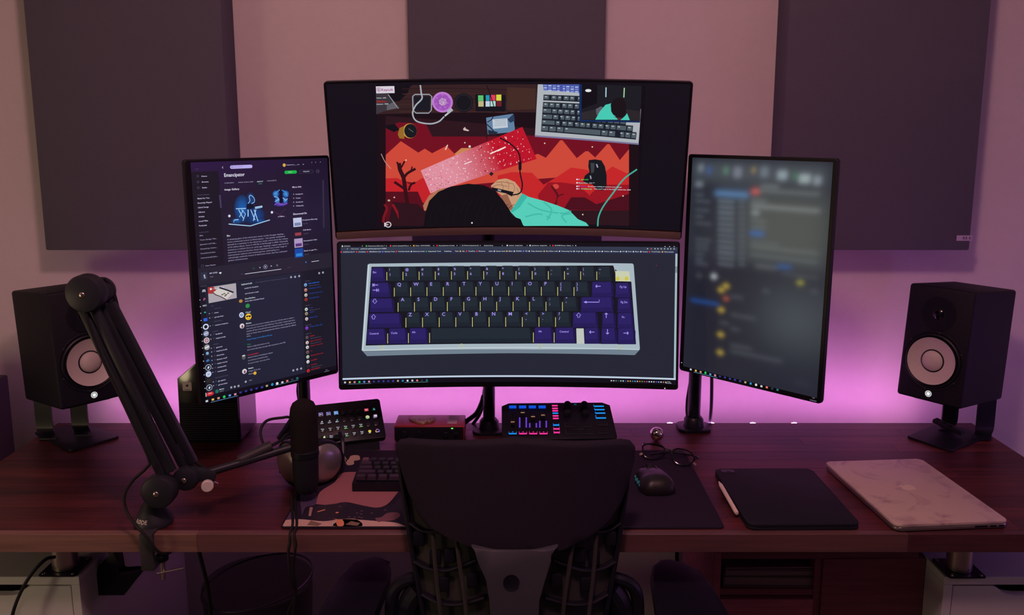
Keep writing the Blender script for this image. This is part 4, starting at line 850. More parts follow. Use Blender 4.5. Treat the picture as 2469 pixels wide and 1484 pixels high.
# ---------------------------------------------------------------- right portrait monitor: windows blurred beyond reading
tR, Rt = monitor('portrait_monitor', 'upright portrait monitor right of the centre pair, showing blurred grey windows', (.5483, -.33, 1.3086), (-.0176, 0, -.7939), .368, .5326, 0, th=.012, group='portrait side monitors')
ZR = zoomer(1620, 360, 2.3195)
nx, nz = 64, 104
xs = np.linspace(-.368 / 2 + .012, .368 / 2 - .009, nx + 1); zz = np.linspace(-.5326 / 2 + .012, .5326 / 2 - .008, nz + 1)
X, Z = np.meshgrid(xs, zz, indexing='ij')
img = np.zeros((nx + 1, nz + 1, 3)); img[:] = c(36, 38, 50)
def soft(d, s): return 1 / (1 + np.exp(-np.clip(d / s, -30, 30)))
def blob(xa, ya, xb, yb, col, al=1.0, s=.0035):
    p, q = Rt.m(*ZR(xa, ya)), Rt.m(*ZR(xb, yb)); zm = (p[1] + q[1]) / 2; hz = max(.001, (p[1] - q[1]) / 2)
    if hz < 0: hz = .002
    k = soft(X - p[0], s) * soft(q[0] - X, s) * soft(Z - (zm - hz), s) * soft((zm + hz) - Z, s) * al
    img[:] = img * (1 - k[..., None]) + np.array(col)[None, None] * k[..., None]
blob(120, 60, 860, 690, c(52, 58, 66), 1, .006); blob(430, 260, 850, 640, c(80, 84, 80), .9, .014); blob(120, 180, 250, 640, c(38, 40, 50), .8, .006)
blob(120, 690, 860, 1260, c(36, 38, 48), .9, .012); blob(540, 800, 860, 1120, c(78, 88, 94), .9, .03); blob(100, 690, 250, 1250, c(30, 32, 44), .8, .008)
blob(130, 80, 850, 190, c(88, 96, 104), .5, .008)
rg = random.Random(11)
for x, y, w_, h_, cc in ((165, 105, 26, 40, c(120, 130, 140)), (210, 118, 16, 40, c(60, 90, 160)), (305, 120, 24, 40, c(90, 130, 110)), (370, 130, 40, 60, c(120, 126, 140)), (460, 118, 16, 28, c(160, 140, 90)), (520, 128, 40, 60, c(110, 120, 130)), (620, 145, 50, 50, c(150, 164, 172)), (690, 150, 20, 40, c(70, 120, 90)), (745, 165, 60, 50, c(160, 176, 178)), (815, 175, 40, 50, c(140, 150, 158)), (155, 195, 40, 30, c(120, 130, 140))): blob(x - w_ / 2, y - h_ / 2, x + w_ / 2, y + h_ / 2, cc, .85, .0032)
blob(245, 235, 430, 268, c(96, 140, 190), .9, .004); blob(450, 225, 490, 250, c(214, 96, 92), .95, .0035)
blob(500, 200, 600, 218, c(120, 128, 132), .8); blob(490, 232, 830, 252, c(128, 136, 136), .75); blob(450, 318, 830, 346, c(150, 158, 158), .85); blob(450, 340, 490, 370, c(140, 148, 150), .8)
for y in (280, 300, 395, 430): blob(445, y, 530, y + 14, c(112, 120, 120), .7)
blob(440, 462, 515, 482, c(50, 112, 190), .95); blob(440, 520, 600, 534, c(100, 108, 110), .7); blob(440, 552, 820, 575, c(116, 124, 124), .7); blob(440, 600, 820, 622, c(110, 118, 120), .7)
blob(470, 645, 590, 672, c(104, 110, 116), .7); blob(590, 648, 670, 668, c(50, 100, 170), .9); blob(620, 700, 820, 716, c(84, 90, 98), .7)
for i in range(12): y = 285 + i * 32; blob(260, y, 350, y + 15, c(120, 130, 140), .6 + .3 * rg.random(), .003); blob(375, y, 410, y + 14, c(100, 108, 118), .7, .003)
for y in (250, 285, 335, 370, 410, 500, 525, 550, 580, 610, 635): blob(135, y, 135 + rg.uniform(40, 90), y + 12, c(94, 102, 112), .7, .003)
blob(108, 842, 265, 868, c(26, 92, 178), .95, .003); blob(705, 736, 735, 758, c(170, 165, 60), .9, .003); blob(225, 700, 250, 724, c(190, 196, 205), .9, .003)
for x, y in ((278, 786), (305, 765), (278, 898), (275, 1036), (272, 1136)): blob(x - 14, y - 10, x + 14, y + 12, c(196, 170, 66), .95, .003)
blob(292, 826, 318, 846, c(180, 90, 70), .9, .003)
for x, y, w_ in ((330, 820, 70), (330, 930, 140), (330, 1000, 50), (330, 1100, 120), (330, 1150, 290), (270, 965, 50), (510, 786, 36), (780, 790, 36), (140, 700, 30)): blob(x, y, x + w_, y + 14, c(92, 98, 106), .7, .0035)
blob(690, 1300, 770, 1320, c(58, 60, 72), .8, .004)
vs = [(float(x), float(z)) for x in xs for z in zz]; cs = [tuple(map(float, v)) for v in img.reshape(-1, 3)]
Rt.add(vs, [(i * (nz + 1) + j, (i + 1) * (nz + 1) + j, (i + 1) * (nz + 1) + j + 1, i * (nz + 1) + j + 1) for i in range(nx) for j in range(nz)], cs, 1)
tb = [(108, 1232), (136, 1239), (163, 1246), (190, 1251), (217, 1259), (244, 1265), (271, 1271), (299, 1277), (327, 1284), (355, 1290), (384, 1297), (413, 1304), (443, 1311), (473, 1318), (503, 1326), (533, 1332), (563, 1339), (593, 1346)]
for (x, y), cc in zip(tb, TB):
    if x in (190, 443, 473): Rt.ell(*ZR(x, y), 3.0, 3.0, cc, 4, 12)
    else: a = Rt.m(*ZR(x, y)); Rt.lrect(a[0] - .0026, a[1] - .0022, a[0] + .0026, a[1] + .0022, cc, 4)
a, b = Rt.m(*ZR(125, 1246)), Rt.m(*ZR(256, 1276)); Rt.lrect(a[0], a[1] - .0006, b[0], a[1] + .0002, c(110, 170, 200), 4)
Rt.text(*ZR(786, 1392), 2, MV, '19:06', 4); Rt.text(*ZR(774, 1404), 2, MV, '06.06.2020', 4, wid=16)
Rt.ell(*ZR(57, 1194), 1.2, 1.2, WH, 4, 8)
Rt.build('display', 'screen', tR)

# ================================================================== monitor poles
def pole_stand(label, x, y, ztop, arms, r=.0155, group='monitor poles clamped to the desk'):
    t = thing('monitor_stand', label, 'monitor stand', (x, y, DESK), group=group)
    g = G(); g.prism(rrect(.085, .075, .022), 0, .008, bev=.002); g.obj('base_plate', 'black', t)
    g = G(); g.lathe([(0, .008), (.027, .008), (.025, .028), (.020, .034), (0, .034)], n=28); g.obj('base_collar', 'black', t)
    g = G(); g.cyl((0, 0, .034), (0, 0, ztop - DESK), r, bev=.001, n=28); g.obj('pole', 'black', t)
    for p in arms:                                             # p: mounting point behind a screen
        z = p[2] - DESK
        g = G(); g.cyl((0, 0, z - .03), (0, 0, z + .03), .024, bev=.002); cl = g.obj('clamp', 'black', t)
        g = G(); g.tube([(0, 0, z), ((p[0] - x) * .5, (p[1] - y) * .5, z), (p[0] - x, p[1] - y, z)], .013, 10); g.obj('arm', 'black', t)
    return t
def behind(T, d):
    m_ = MW[T.name]; return m_ @ Vector((0, d, 0))
pole_stand('black centre monitor pole on desk holding the two curved screens', -.06, -.115, 1.62, [behind(tU, .036), behind(tL, .036)])
pole_stand('black monitor pole on desk behind the left portrait screen', -.545, -.10, 1.40, [behind(tP, .034)])
pole_stand('black monitor pole on desk behind the right portrait screen', .480, -.096, 1.40, [behind(tR, .034)], r=.0165)
# ================================================================== speakers on stands
M['vlogo'] = mat('lit_white_logo', (.6, .6, .6), .4, emit=(.72, .82, .80), es=.75)
SW, SH, SD = .158, .283, .238
def speaker(label, loc, rot):
    t = thing('studio_speaker', label, 'speaker', loc, rot, 'studio speakers')
    g = G(); g.box(0, SD / 2, SH / 2, SW, SD, SH, bev=.007, seg=3); g.obj('enclosure', 'cab', t)
    F = Matrix.Rotation(PI / 2, 4, 'X')                        # lathe axis (z) -> -y
    wz, tz = .102, .218
    at = lambda z: Matrix.Translation((0, 0, z)) @ F
    g = G(); g.lathe([(.0735, 0), (.0735, .0016), (.071, .0024), (.069, .0018), (.0675, .0012)], at(wz), 56); g.obj('woofer_rim', 'black', t)
    g = G(); g.lathe([(.0675, .0012), (.066, .0040), (.063, .0052), (.060, .0035), (.0575, .0008)], at(wz), 56); g.obj('surround', 'black', t)
    g = G(); g.lathe([(.058, .0006), (.056, -.001), (.024, -.0085), (.0, -.009)], Matrix.Translation((0, -.0095, wz)) @ F, 56)
    co = g.obj('woofer_cone', 'cone', t, label='white speaker cone')
    g = G(); g.lathe([(.0285, .0), (.0275, .0016), (.0255, .002)], Matrix.Translation((0, -.0016, wz)) @ F, 40); g.obj('cap_ring', 'black', co)
    g = G(); g.lathe([(.0262, 0), (.0255, .0012), (.021, .0052), (.014, .0084), (.007, .0098), (0, .0102)], Matrix.Translation((0, -.0012, wz)) @ F, 40); g.obj('dust_cap', 'cone', co)
    g = G(); g.lathe([(.042, 0), (.042, .001), (.039, .0014), (.030, .0004), (.017, .0002)], at(tz), 48); g.obj('waveguide', 'black', t)
    g = G(); g.lathe([(.0135, .0006), (.013, .002), (.008, .0052), (0, .0064)], at(tz), 28); tw = g.obj('tweeter', 'gloss', t)
    for k in range(6):
        a = k * PI / 3 + .4; g = G(); g.lathe([(.0026, 0), (.0026, .001), (0, .0014)], Matrix.Translation((.0712 * math.cos(a), -.002, wz + .0712 * math.sin(a))) @ F, 10); g.obj('screw', 'darkgrey', t)
    # lit round logo: a ring with a small six-armed emblem
    lz = .0195
    g = G(); g.lathe([(.0062, .0004), (.0078, .0004), (.0078, .001), (.0062, .001), (.0062, .0004)], at(lz), 32)
    for k in range(3): g.box(0, -.0008, 0, .0034, .0008, .0100, Mx=Matrix.Translation((0, 0, lz)) @ Matrix.Rotation(k * PI / 3, 4, 'Y'))
    g.obj('logo', 'vlogo', t, label='lit white round logo')
    return t
spR = speaker('black studio speaker with white cone, right of the right portrait monitor', (1.0202, -.24, .9731), (-.0978, 0, -.8975))
spL = speaker('black studio speaker with white cone, behind the microphone boom arm', (-1.0240, -.24, .9700), (-.105, 0, .845))

def stand(label, sp, s):
    """bent-steel stand: base plate, two uprights, tilted top plate; s = +1 right, -1 left"""
    P = [(1.012, -.162), (1.075, -.265), (1.232, -.157), (1.150, -.066)] if s > 0 else [(-1.005, -.165), (-1.083, -.263), (-1.244, -.135), (-1.150, -.066)]
    ce = (sum(p[0] for p in P) / 4, sum(p[1] for p in P) / 4)
    t = thing('speaker_stand', label, 'speaker stand', (*ce, DESK), group='bent steel speaker stands')
    pts = []
    for i, p in enumerate(P):                                  # rounded corners
        a, b, d = Vector(P[i - 1]), Vector(p), Vector(P[(i + 1) % 4])
        u, v = (a - b).normalized() * .012, (d - b).normalized() * .012
        for k in range(5):
            q = k / 4; pts.append(tuple((b + u) * (1 - q) ** 2 + b * 2 * q * (1 - q) + (b + v) * q * q))
    if s < 0: pts = pts[::-1]
    g = G(); g.prism(pts, DESK + .0002, DESK + .006, bev=.0012); g.obj('base_plate', 'black', t, world=True)
    m_ = MW[sp.name]
    # top plate and support lip follow the tilted speaker
    g = G(); g.prism(rrect(.12, .17, .012), -.0065, -.0008, m_ @ Matrix.Translation((0, SD / 2, 0)), bev=.001); g.obj('top_plate', 'black', t, world=True)
    for px0, px1, py, yy in (((2269, 2307, 1030, None), (2351, 2394, 1050, None)) if s > 0 else ((90, 130, 1050, None), (175, 215, 1042, None))):
        a, b = onz(px0, py), onz(px1, py)
        top = .985; w_ = (b.x - a.x) / 2; x = (a.x + b.x) / 2; y = a.y
        dx = -s * .03
        g = G(); prof = [(0, .003), (0, .0)]
        path = [Vector((x + dx, y - .045, DESK + .0062)), Vector((x + dx * .5, y - .02, DESK + .0066)), Vector((x + dx * .1, y - .004, DESK + .014)), Vector((x, y, DESK + .032)), Vector((x, y, DESK + .08)), Vector((x, y, top))]
        P2 = smooth_path(path, 5); prev = None
        for i, p in enumerate(P2):
            tt = (P2[min(i + 1, len(P2) - 1)] - P2[max(0, i - 1)]).normalized(); nrm = tt.cross(Vector((1, 0, 0))).normalized() * .0025
            r_ = [g.bm.verts.new(p + Vector((-w_, 0, 0)) + nrm), g.bm.verts.new(p + Vector((w_, 0, 0)) + nrm), g.bm.verts.new(p + Vector((w_, 0, 0)) - nrm), g.bm.verts.new(p + Vector((-w_, 0, 0)) - nrm)]
            if prev:
                for k in range(4): g.bm.faces.new((prev[k], prev[(k + 1) % 4], r_[(k + 1) % 4], r_[k]))
            else: g.bm.faces.new(r_[::-1])
            prev = r_
        g.bm.faces.new(prev); g.obj('upright', 'black', t, world=True)
    return t
stand('black bent steel stand under the right speaker', spR, 1)
stand('black bent steel stand under the left speaker', spL, -1)
# dark slab leaning on the right stand's base
a, b = onz(2252, 1014), onz(2322, 1048)
p0, p1 = ony(2253, 1013, -.125), ony(2322, 1046, -.185)
t = thing('remote_control', 'small dark slab leaning on the base of the right speaker stand', 'remote control', (p1.x, p1.y, DESK + .006))
d = p1 - p0; Mx = Matrix.Translation((p0 + p1) / 2) @ d.to_track_quat('X', 'Z').to_matrix().to_4x4()
g = G(); g.box(0, 0, 0, d.length, .022, .010, bev=.002, Mx=Mx); g.obj('body', 'darkgrey', t, world=True)
for k in range(3):
    g = G(); g.box(-.03 + .018 * k, 0, .0055, .009, .009, .0016, bev=.0005, Mx=Mx); g.obj('button', 'black', t, world=True)

# ================================================================== compact computer tower
y0 = -.205
A = ony(427, 914, y0); Bq = ony(470, 878, y0); xl = onz(437, 1070).x; xr = -.686
t = thing('computer_tower', 'small black ribbed computer tower behind the left portrait monitor', 'computer', ((xl + xr) / 2, y0 + .07, DESK))
topz = Bq.z + .055; sl = (Bq.x - A.x) / (Bq.z - A.z)
prof = [(xl, DESK + .004), (xr, DESK + .004), (xr, topz - .02), (xr - .02, topz), (A.x + sl * (topz - A.z), topz), (A.x, A.z)]
g = G(); g.prism(prof, 0, .146, Matrix.Translation((0, y0 + .146, 0)) @ XZ, bev=.0015); g.obj('case', 'gloss', t, world=True)
for k in range(17):
    z = DESK + .012 + k * .0058; g = G(); g.box((xl + xr) / 2, y0 - .0012, z, xr - xl - .004, .003, .0034, bev=.0008, seg=1); g.obj('rib', 'black', t, world=True)
g = G(); g.box(xr + .0008, y0 + .073, DESK + .09, .0014, .13, .165); g.obj('side_panel', mat('smoked_side_glass', (.05, .03, .05), .08, spec=.8), t, world=True)
g = G(); g.box((xl + xr) / 2, y0 + .07, DESK + .002, xr - xl - .02, .12, .004); g.obj('foot_pad', 'rubber', t, world=True)
s0, s1 = ony(439.5, 922, y0 - .001), ony(462.5, 943, y0 - .001)
g = G(); g.prism(rrect(s1.x - s0.x, s0.z - s1.z, .002, 4, (s0.x + s1.x) / 2, (s0.z + s1.z) / 2), 0, .0006, Matrix.Translation((0, y0 - .0002, 0)) @ XZ); stk = g.obj('sticker', 'offwhite', t, world=True, label='white square sticker with dark emblem')
g = G(); cx, cz = (s0.x + s1.x) / 2, (s0.z + s1.z) / 2 + .002; u = .0042
g.prism([(cx + u * a, cz + u * b) for a, b in ((-1, .1), (-.2, .5), (.3, 1), (.5, .5), (1, .3), (.6, -.3), (.2, -.9), (-.3, -.5), (-.9, -.7), (-.6, -.2))], 0, .0004, Matrix.Translation((0, y0 - .0008, 0)) @ XZ); g.box(cx, y0 - .001, s1.z + .003, .017, .0004, .0010); g.obj('sticker_print', 'darkgrey', t, world=True, ang=0)

# ================================================================== key deck with small lit keys
loc, rot = (-.405, -.22, .915), (-.879, 0, .328); w_, h_ = .167, .113
t = thing('key_deck', 'tilted black control deck with small lit picture keys, behind the microphone', 'control deck', (-.405, -.215, DESK), (0, 0, 0))
Fm = Matrix.Translation(loc) @ Euler(rot).to_matrix().to_4x4()
KD = Face2D(loc, rot, w_, h_)
g = G(); g.prism(rrect(w_, h_, .006), -.016, 0, Fm @ XZ, bev=.0015); g.obj('body', 'black', t, world=True)
Lw2 = Fm @ Vector((0, .012, -h_ / 2 + .012)); Hw2 = Fm @ Vector((0, .012, h_ / 2 - .02)); yw = Euler((0, 0, .328)).to_matrix().to_4x4()
g = G(); q = [(-.01, 0), (.072, 0), (.066, .052), (.052, .052), (-.006, .012)]
g.prism(q, -.07, .07, Matrix.Translation((Lw2.x, Lw2.y - .01, DESK)) @ yw @ Matrix(((0, 0, 1, 0), (1, 0, 0, 0), (0, 1, 0, 0), (0, 0, 0, 1)))); g.obj('stand', 'black', t, world=True)
k00, k70, k73, k03 = (773.5, 1001.5), (901.5, 988.5), (910, 1040), (780, 1057.5)
kcol = {(6, 0): c(205, 62, 84), (7, 0): c(18, 60, 70), (0, 0): c(70, 50, 130), (1, 0): c(70, 60, 150), (2, 0): c(40, 90, 190)}
icons = {}
def kpos(i, j):
    u, v = i / 7, j / 3
    x = (k00[0] * (1 - u) + k70[0] * u) * (1 - v) + (k03[0] * (1 - u) + k73[0] * u) * v
    y = (k00[1] * (1 - u) + k70[1] * u) * (1 - v) + (k03[1] * (1 - u) + k73[1] * u) * v
    return x, y
M['keycap'] = mat('deck_key', (.022, .022, .030), .3)
bw = .0118
kg = G(); kg.box(0, 0, 0, bw, .004, bw, bev=.0016, seg=2); kme = None
for j in range(4):
    for i in range(8):
        x, z = KD.m(*kpos(i, j))
        if kme is None:
            o = kg.obj('key', 'keycap', t); kme = o.data
        else:
            o = bpy.data.objects.new('key', kme); COL.objects.link(o); o.parent = t
        o.matrix_local = MW[t.name].inverted() @ Fm @ Matrix.Translation((x, -.0005, z))
        KD._c = (x, z); R = bw * .42
        def R4(a, b, d, e, col, l=1): KD.lrect(x + a * R, z + b * R, x + d * R, z + e * R, col, l)
        W_ = c(215, 222, 235)
        def TX(s, yy, h=.5, col=W_, wd=1.6):
            vs, fs = text2d(s); ww = max(v[0] for v in vs); KD.add([(x + (a / ww - .5) * wd * R, z + (yy + b / .69 * h) * R) for a, b in vs], fs, col, 3)
        if j == 0 and i < 3:
            cc = [c(175, 150, 245), c(150, 150, 245), c(140, 190, 245)][i]
            for q in ((-1, -1, -.75, 1), (.75, -1, 1, 1), (-1, .75, 1, 1)): R4(*q, cc)
            TX(['Pr', 'Ae', 'Ph'][i], -.5, .9, W_, 1.1)
            if i == 2: R4(-.75, -.9, .75, .75, c(40, 110, 190), 0)
        elif (i, j) == (6, 0): R4(-1, -.75, 1, .75, c(212, 78, 96)); KD.add([(x - .25 * R, z - .35 * R), (x + .4 * R, z), (x - .25 * R, z + .35 * R)], [(0, 1, 2)], W_, 2)
        elif (i, j) == (7, 0): KD.add([(x - .7 * R, z - .55 * R), (x + .7 * R, z - .55 * R), (x, z + .8 * R)], [(0, 1, 2)], c(60, 170, 175), 2); KD.add([(x - .25 * R, z - .5 * R), (x + .25 * R, z - .5 * R), (x, z + .1 * R)], [(0, 1, 2)], c(16, 40, 50), 3)
        elif (i, j) == (6, 1): KD.add([(x + R * math.cos(q * .35), z + R * math.sin(q * .35)) for q in range(18)], [tuple(range(18))], [c(90, 205, 140) if 8 < q < 16 else c(215, 205, 150) for q in range(18)], 1); KD.add([(x + .5 * R * math.cos(q * .35), z + .5 * R * math.sin(q * .35)) for q in range(18)], [tuple(range(18))], c(215, 180, 165), 2)
        elif (i, j) == (7, 1): R4(-.6, -.4, 1, .95, c(206, 190, 214), 1); R4(-1, -.95, .7, -.6, c(120, 110, 150), 1); R4(-1, -.95, -.8, .5, c(120, 110, 150), 1)
        elif j == 1 and i < 3: TX(['Cam', 'Sound', 'Mic'][i], -.9, .5); KD.add([(x - .5 * R, z - .05 * R), (x, z + .3 * R), (x + .1 * R, z + .8 * R), (x + .5 * R, z + .3 * R), (x + .4 * R, z - .05 * R)], [(0, 1, 2, 3, 4)], [W_, c(150, 190, 200), c(90, 170, 190)][i], 2)
        elif j == 2 and i < 6:
            TX(['Stop', 'Cam 1', 'Cam 2', 'Strip', 'Lamp', 'Desk'][i], .25, .5); TX(['Rec', 'on', 'off', 'lit', 'on', 'lit'][i], -.5, .4, W_, .8)
            if i in (3, 5): R4(-.9, -.95, .95, -.68, c(90, 200, 70))
            if i in (1, 2): R4(-.3, -.95, .4, -.6, c(130, 84, 60))
        elif j == 3 and i == 0: KD.add([(x - R, z - R), (x + R, z - R), (x + .8 * R, z + R), (x + .1 * R, z + .7 * R), (x - .3 * R, z - .4 * R)], [(0, 1, 2, 3, 4)], c(190, 215, 160), 1)
        elif j == 3 and i == 2: R4(-1.05, -1.05, 1.05, 1.05, c(196, 216, 186))
        elif j == 3 and i == 1: TX('Start', .2, .6); TX('Twitch', -.85, .7)
        elif j == 3 and i < 6:
            TX(['Strip', 'Lamp', 'Desk'][i - 3], .3, .5); TX(['low', 'low', 'night'][i - 3], -.45, .45, W_, 1.2 if i == 5 else .9)
            if i == 3: R4(-.7, -.95, 1, -.7, c(90, 200, 70))
        elif (i, j) == (6, 3): KD.add([(x + .75 * R * math.cos(q * .45), z + (.2 + .7 * math.sin(q * .45)) * R) for q in range(14)], [tuple(range(14))], c(225, 205, 80), 1); R4(-.35, -.95, .35, -.4, c(200, 195, 170))
        elif (i, j) == (7, 3):
            cs = [c(225, 205, 70), c(230, 110, 130), c(140, 100, 230), c(80, 110, 230)]
            for q, (a, b) in enumerate((((-.9, -.7), (-.9, 0)), ((-.9, 0), (0, .9)), ((0, .9), (.9, 0)), ((.9, 0), (.9, -.7)))):
                v = Vector((b[0] - a[0], b[1] - a[1], 0)).normalized(); n = Vector((-v.y, v.x, 0)) * .16
                KD.add([(x + (p[0] + sg * n.x) * R, z + (p[1] + sg * n.y) * R) for p, sg in ((a, 1), (b, 1), (b, -1), (a, -1))], [(0, 1, 2, 3)], cs[q], 1)
            R4(-.9, -.9, .9, -.6, c(215, 190, 225))
ke = KD.build('key_pictures', 'screen', t, dy=-.0026); ke.matrix_local = MW[t.name].inverted() @ Fm
g = G(); tx = KD.m(815, 979.5); g.text('STREAMDECK', .0052, Fm @ Matrix.Translation((tx[0] - .002, -.0002, tx[1] - .002)) @ Matrix.Rotation(PI / 2, 4, 'X')); g.obj('lettering', 'darkgrey', t, world=True, ang=0, fix=False)

# ================================================================== red audio interface with a shell and a card on it
zt = DESK + .043; yf = onz(1034, 1028, zt).y; yb = onz(1034, 1001, zt).y; xa, xb = ony(950, 1045, yf).x, ony(1119, 1045, yf).x
t = thing('audio_interface', 'red-topped audio interface box with black front beside the key deck', 'audio interface', ((xa + xb) / 2, (yf + yb) / 2, DESK))
g = G(); g.box((xa + xb) / 2, (yf + yb) / 2 + .001, DESK + .023, xb - xa, yb - yf, .040, bev=.003, seg=3); g.obj('case', mat('red_anodised', (.34, .020, .030), .35, metal=0), t, world=True)
g = G(); g.prism(rrect(xb - xa - .004, .036, .003, 4, (xa + xb) / 2, DESK + .0215), 0, .003, Matrix.Translation((0, yf + .0018, 0)) @ XZ, bev=.0006); fr = g.obj('front_panel', 'black', t, world=True)
for px, py, r_ in ((1075, 1048, .0075), (1100, 1046, .0055), (975, 1046, .008), (1010, 1046, .008)):
    q = ony(px, py, yf); g = G(); g.cyl((q.x, yf - .0012, q.z), (q.x, yf - .008, q.z), r_, bev=.0008); g.obj('knob', 'black', t, world=True)
q = ony(1090, 1030, yf - .002); g = G(); g.sph((q.x, yf - .0012, zt - .006), .0022, (1.4, .6, .8), 10, 6); g.obj('power_light', mat('green_led', (.1, .4, .1), emit=(.12, .85, .10), es=1.2), t, world=True)
for dx in (.02, .98):
    for dy_ in (.15, .85):
        g = G(); g.cyl((xa + (xb - xa) * dx * .9 + .008, yf + (yb - yf) * dy_, DESK), (xa + (xb - xa) * dx * .9 + .008, yf + (yb - yf) * dy_, DESK + .004), .005, n=12); g.obj('foot', 'rubber', t, world=True)
# shell: fan outline with ridges, lying on top
ZS = zoomer(740, 930, 4.1225)
out = [(1015, 320), (1060, 302), (1130, 292), (1200, 294), (1250, 304), (1274, 318), (1268, 345), (1240, 352), (1215, 368), (1195, 356), (1170, 375), (1145, 382), (1120, 366), (1070, 356), (1030, 342)]
P = [onz(*ZS(*p), zt + .004) for p in out]; cx = sum((p.x for p in P)) / len(P); cy = sum((p.y for p in P)) / len(P)
g = G(); g.prism([(p.x, p.y) for p in P], zt, zt + .004, bev=.0014)
for k in range(7):
    x = cx - .022 + k * .0075; g.tube([(x, cy + .010, zt + .004), (x + .001, cy, zt + .0048), (x + .003, cy - .012, zt + .004)], .0009, 6)
o = g.obj('shell', mat('tan_shell', (.46, .32, .15), .45, noise=.3, nscale=60), label='tan ribbed scallop-like piece lying on the red audio interface', cat='shell'); place(o, (cx, cy, zt))
P = [onz(*ZS(*p), zt + .001) for p in ((1415, 300), (1515, 296), (1488, 378), (1395, 376))]
g = G(); g.prism([(p.x, p.y) for p in P], zt, zt + .001); o = g.obj('paper_card', mat('pale_paper', (.52, .40, .42), .7), label='small pale card lying at the right of the red audio interface', cat='card', ang=0); place(o, (P[0].x, P[0].y, zt))

# ================================================================== audio mixer with lit buttons and faders
loc, rot = (.114, -.22, .917), (-1.081, 0, .028); w_, h_ = .280, .120
Fm = Matrix.Translation(loc) @ Euler(rot).to_matrix().to_4x4()
t = thing('audio_mixer', 'black sloped audio mixer with blue and pink lit buttons and faders', 'audio mixer', (.114, -.22, DESK))
MX = Face2D(loc, rot, w_, h_)
ol = [(-.137, -.060), (.140, -.060), (.142, -.052), (.136, .050), (.117, .060), (-.121, .060), (-.139, .050), (-.140, -.054)]
g = G(); g.prism(ol, -.014, 0, Fm @ XZ, bev=.0015); g.obj('face_plate', 'black', t, world=True)
lo, hi = Fm @ Vector((0, 0, -.058)), Fm @ Vector((0, 0, .05))
g = G(); g.prism([(lo.y + .004, DESK + .004), (hi.y, DESK + .004), (hi.y, hi.z - .012), (lo.y + .004, lo.z - .012)], .114 - .132, .114 + .132, Matrix(((0, 0, 1, 0), (1, 0, 0, 0), (0, 1, 0, 0), (0, 0, 0, 1)))); g.obj('housing', 'black', t, world=True)
g = G(); g.box(.114, (lo.y + hi.y) / 2, DESK + .002, .22, .07, .004); g.obj('foot_pad', 'rubber', t, world=True)
M['mblue'] = mat('blue_backlight', (.01, .03, .1), .3, emit=c(10, 80, 215), es=1); M['mcyan'] = mat('cyan_backlight', (.01, .05, .1), .3, emit=c(20, 135, 225), es=1)
M['mpink'] = mat('pink_backlight', (.1, .01, .05), .3, emit=c(240, 50, 150), es=1.05); M['mviolet'] = mat('violet_backlight', (.05, .02, .1), .3, emit=c(118, 70, 235), es=1)
M['mgrey'] = mat('unlit_key', (.03, .035, .045), .4); M['mcap'] = mat('fader_line', (.5, .4, .28), .4, emit=c(150, 118, 80), es=.8)
ZM = zoomer(1120, 930, 6.1725)
def mbox(name, x0, y0, x1, y1, m_, dep=.003, parent=None, out=.0):
    a, b = MX.m(*ZM(x0, y0)), MX.m(*ZM(x1, y1)); x_, z_ = (a[0] + b[0]) / 2, (a[1] + b[1]) / 2
    g = G(); g.box(x_, -dep / 2 - out, z_, abs(b[0] - a[0]), dep, abs(a[1] - b[1]), bev=min(.0008, abs(a[1] - b[1]) / 4), seg=1, Mx=Fm); return g.obj(name, m_, t, world=True)
for i, x in enumerate((664, 810, 956, 1101)): mbox('scribble_display', x, 308, x + 108, 345, 'mblue')
for i, x in enumerate((657, 810, 963, 1116)):
    mbox('mute_button', x, 697, x + 122, 742, 'black', .004); mm = 'mcyan' if i == 0 else 'mpink'
    mbox('button_light', x + 2, 724, x + 120, 742, mm, .0046); mbox('button_light', x, 700, x + 8, 740, mm, .0044); mbox('button_light', x + 112, 700, x + 120, 740, mm, .0044); mbox('button_light', x + 48, 704, x + 72, 714, mm, .0044)
for x0, x1, yt in ((810, 908, 475), (960, 1058, 545), (1110, 1206, 518)):
    for x in (x0, x1):
        n = int((628 - yt) / 17)
        for k in range(n): mbox('level_light', x, 628 - 17 * k - 12, x + 22, 628 - 17 * k, 'mviolet', .0012)
for x, y in ((716, 590), (864, 450), (1018, 510), (1166, 488)):
    mbox('fader_slot', x - 6, 400, x + 6, 640, 'gloss', .0008); f_ = mbox('fader', x - 32, y - 46, x + 32, y + 34, 'blackmatte', .011); mbox('fader_mark', x - 30, y - 5, x + 30, y + 5, 'mcap', .0006, out=.011)
for y, mm in ((300, 'mpink'), (340, 'mpink'), (376, 'mpink'), (412, 'mcyan'), (452, 'mpink'), (490, 'mpink'), (575, 'mcyan'), (632, 'mpink'), (686, 'mpink')):
    x = 1297 + (y - 300) * .075; hh_ = 22 if y < 560 else 36; mbox('effect_button', x, y - 4, x + 92, y + hh_, 'black', .003); mbox('button_light', x + 2, y + hh_ - 20, x + 90, y + hh_, mm, .0036)
    if y > 560: mbox('button_light', x, y, x + 8, y + hh_, mm, .0034); mbox('button_light', x + 84, y, x + 92, y + hh_, mm, .0034)
for k, y in enumerate((300, 350, 402, 455)):
    x = 1917 + k * 11; hh_ = 30 if k < 3 else 50; mbox('preset_button', x, y, x + 162, y + hh_, 'black', .003); mbox('button_light', x + 6, y + hh_ - 18, x + 158, y + hh_, 'mcyan', .0036); mbox('button_light', x, y - 4, x + 10, y + hh_ - 4, 'mcyan', .0034)
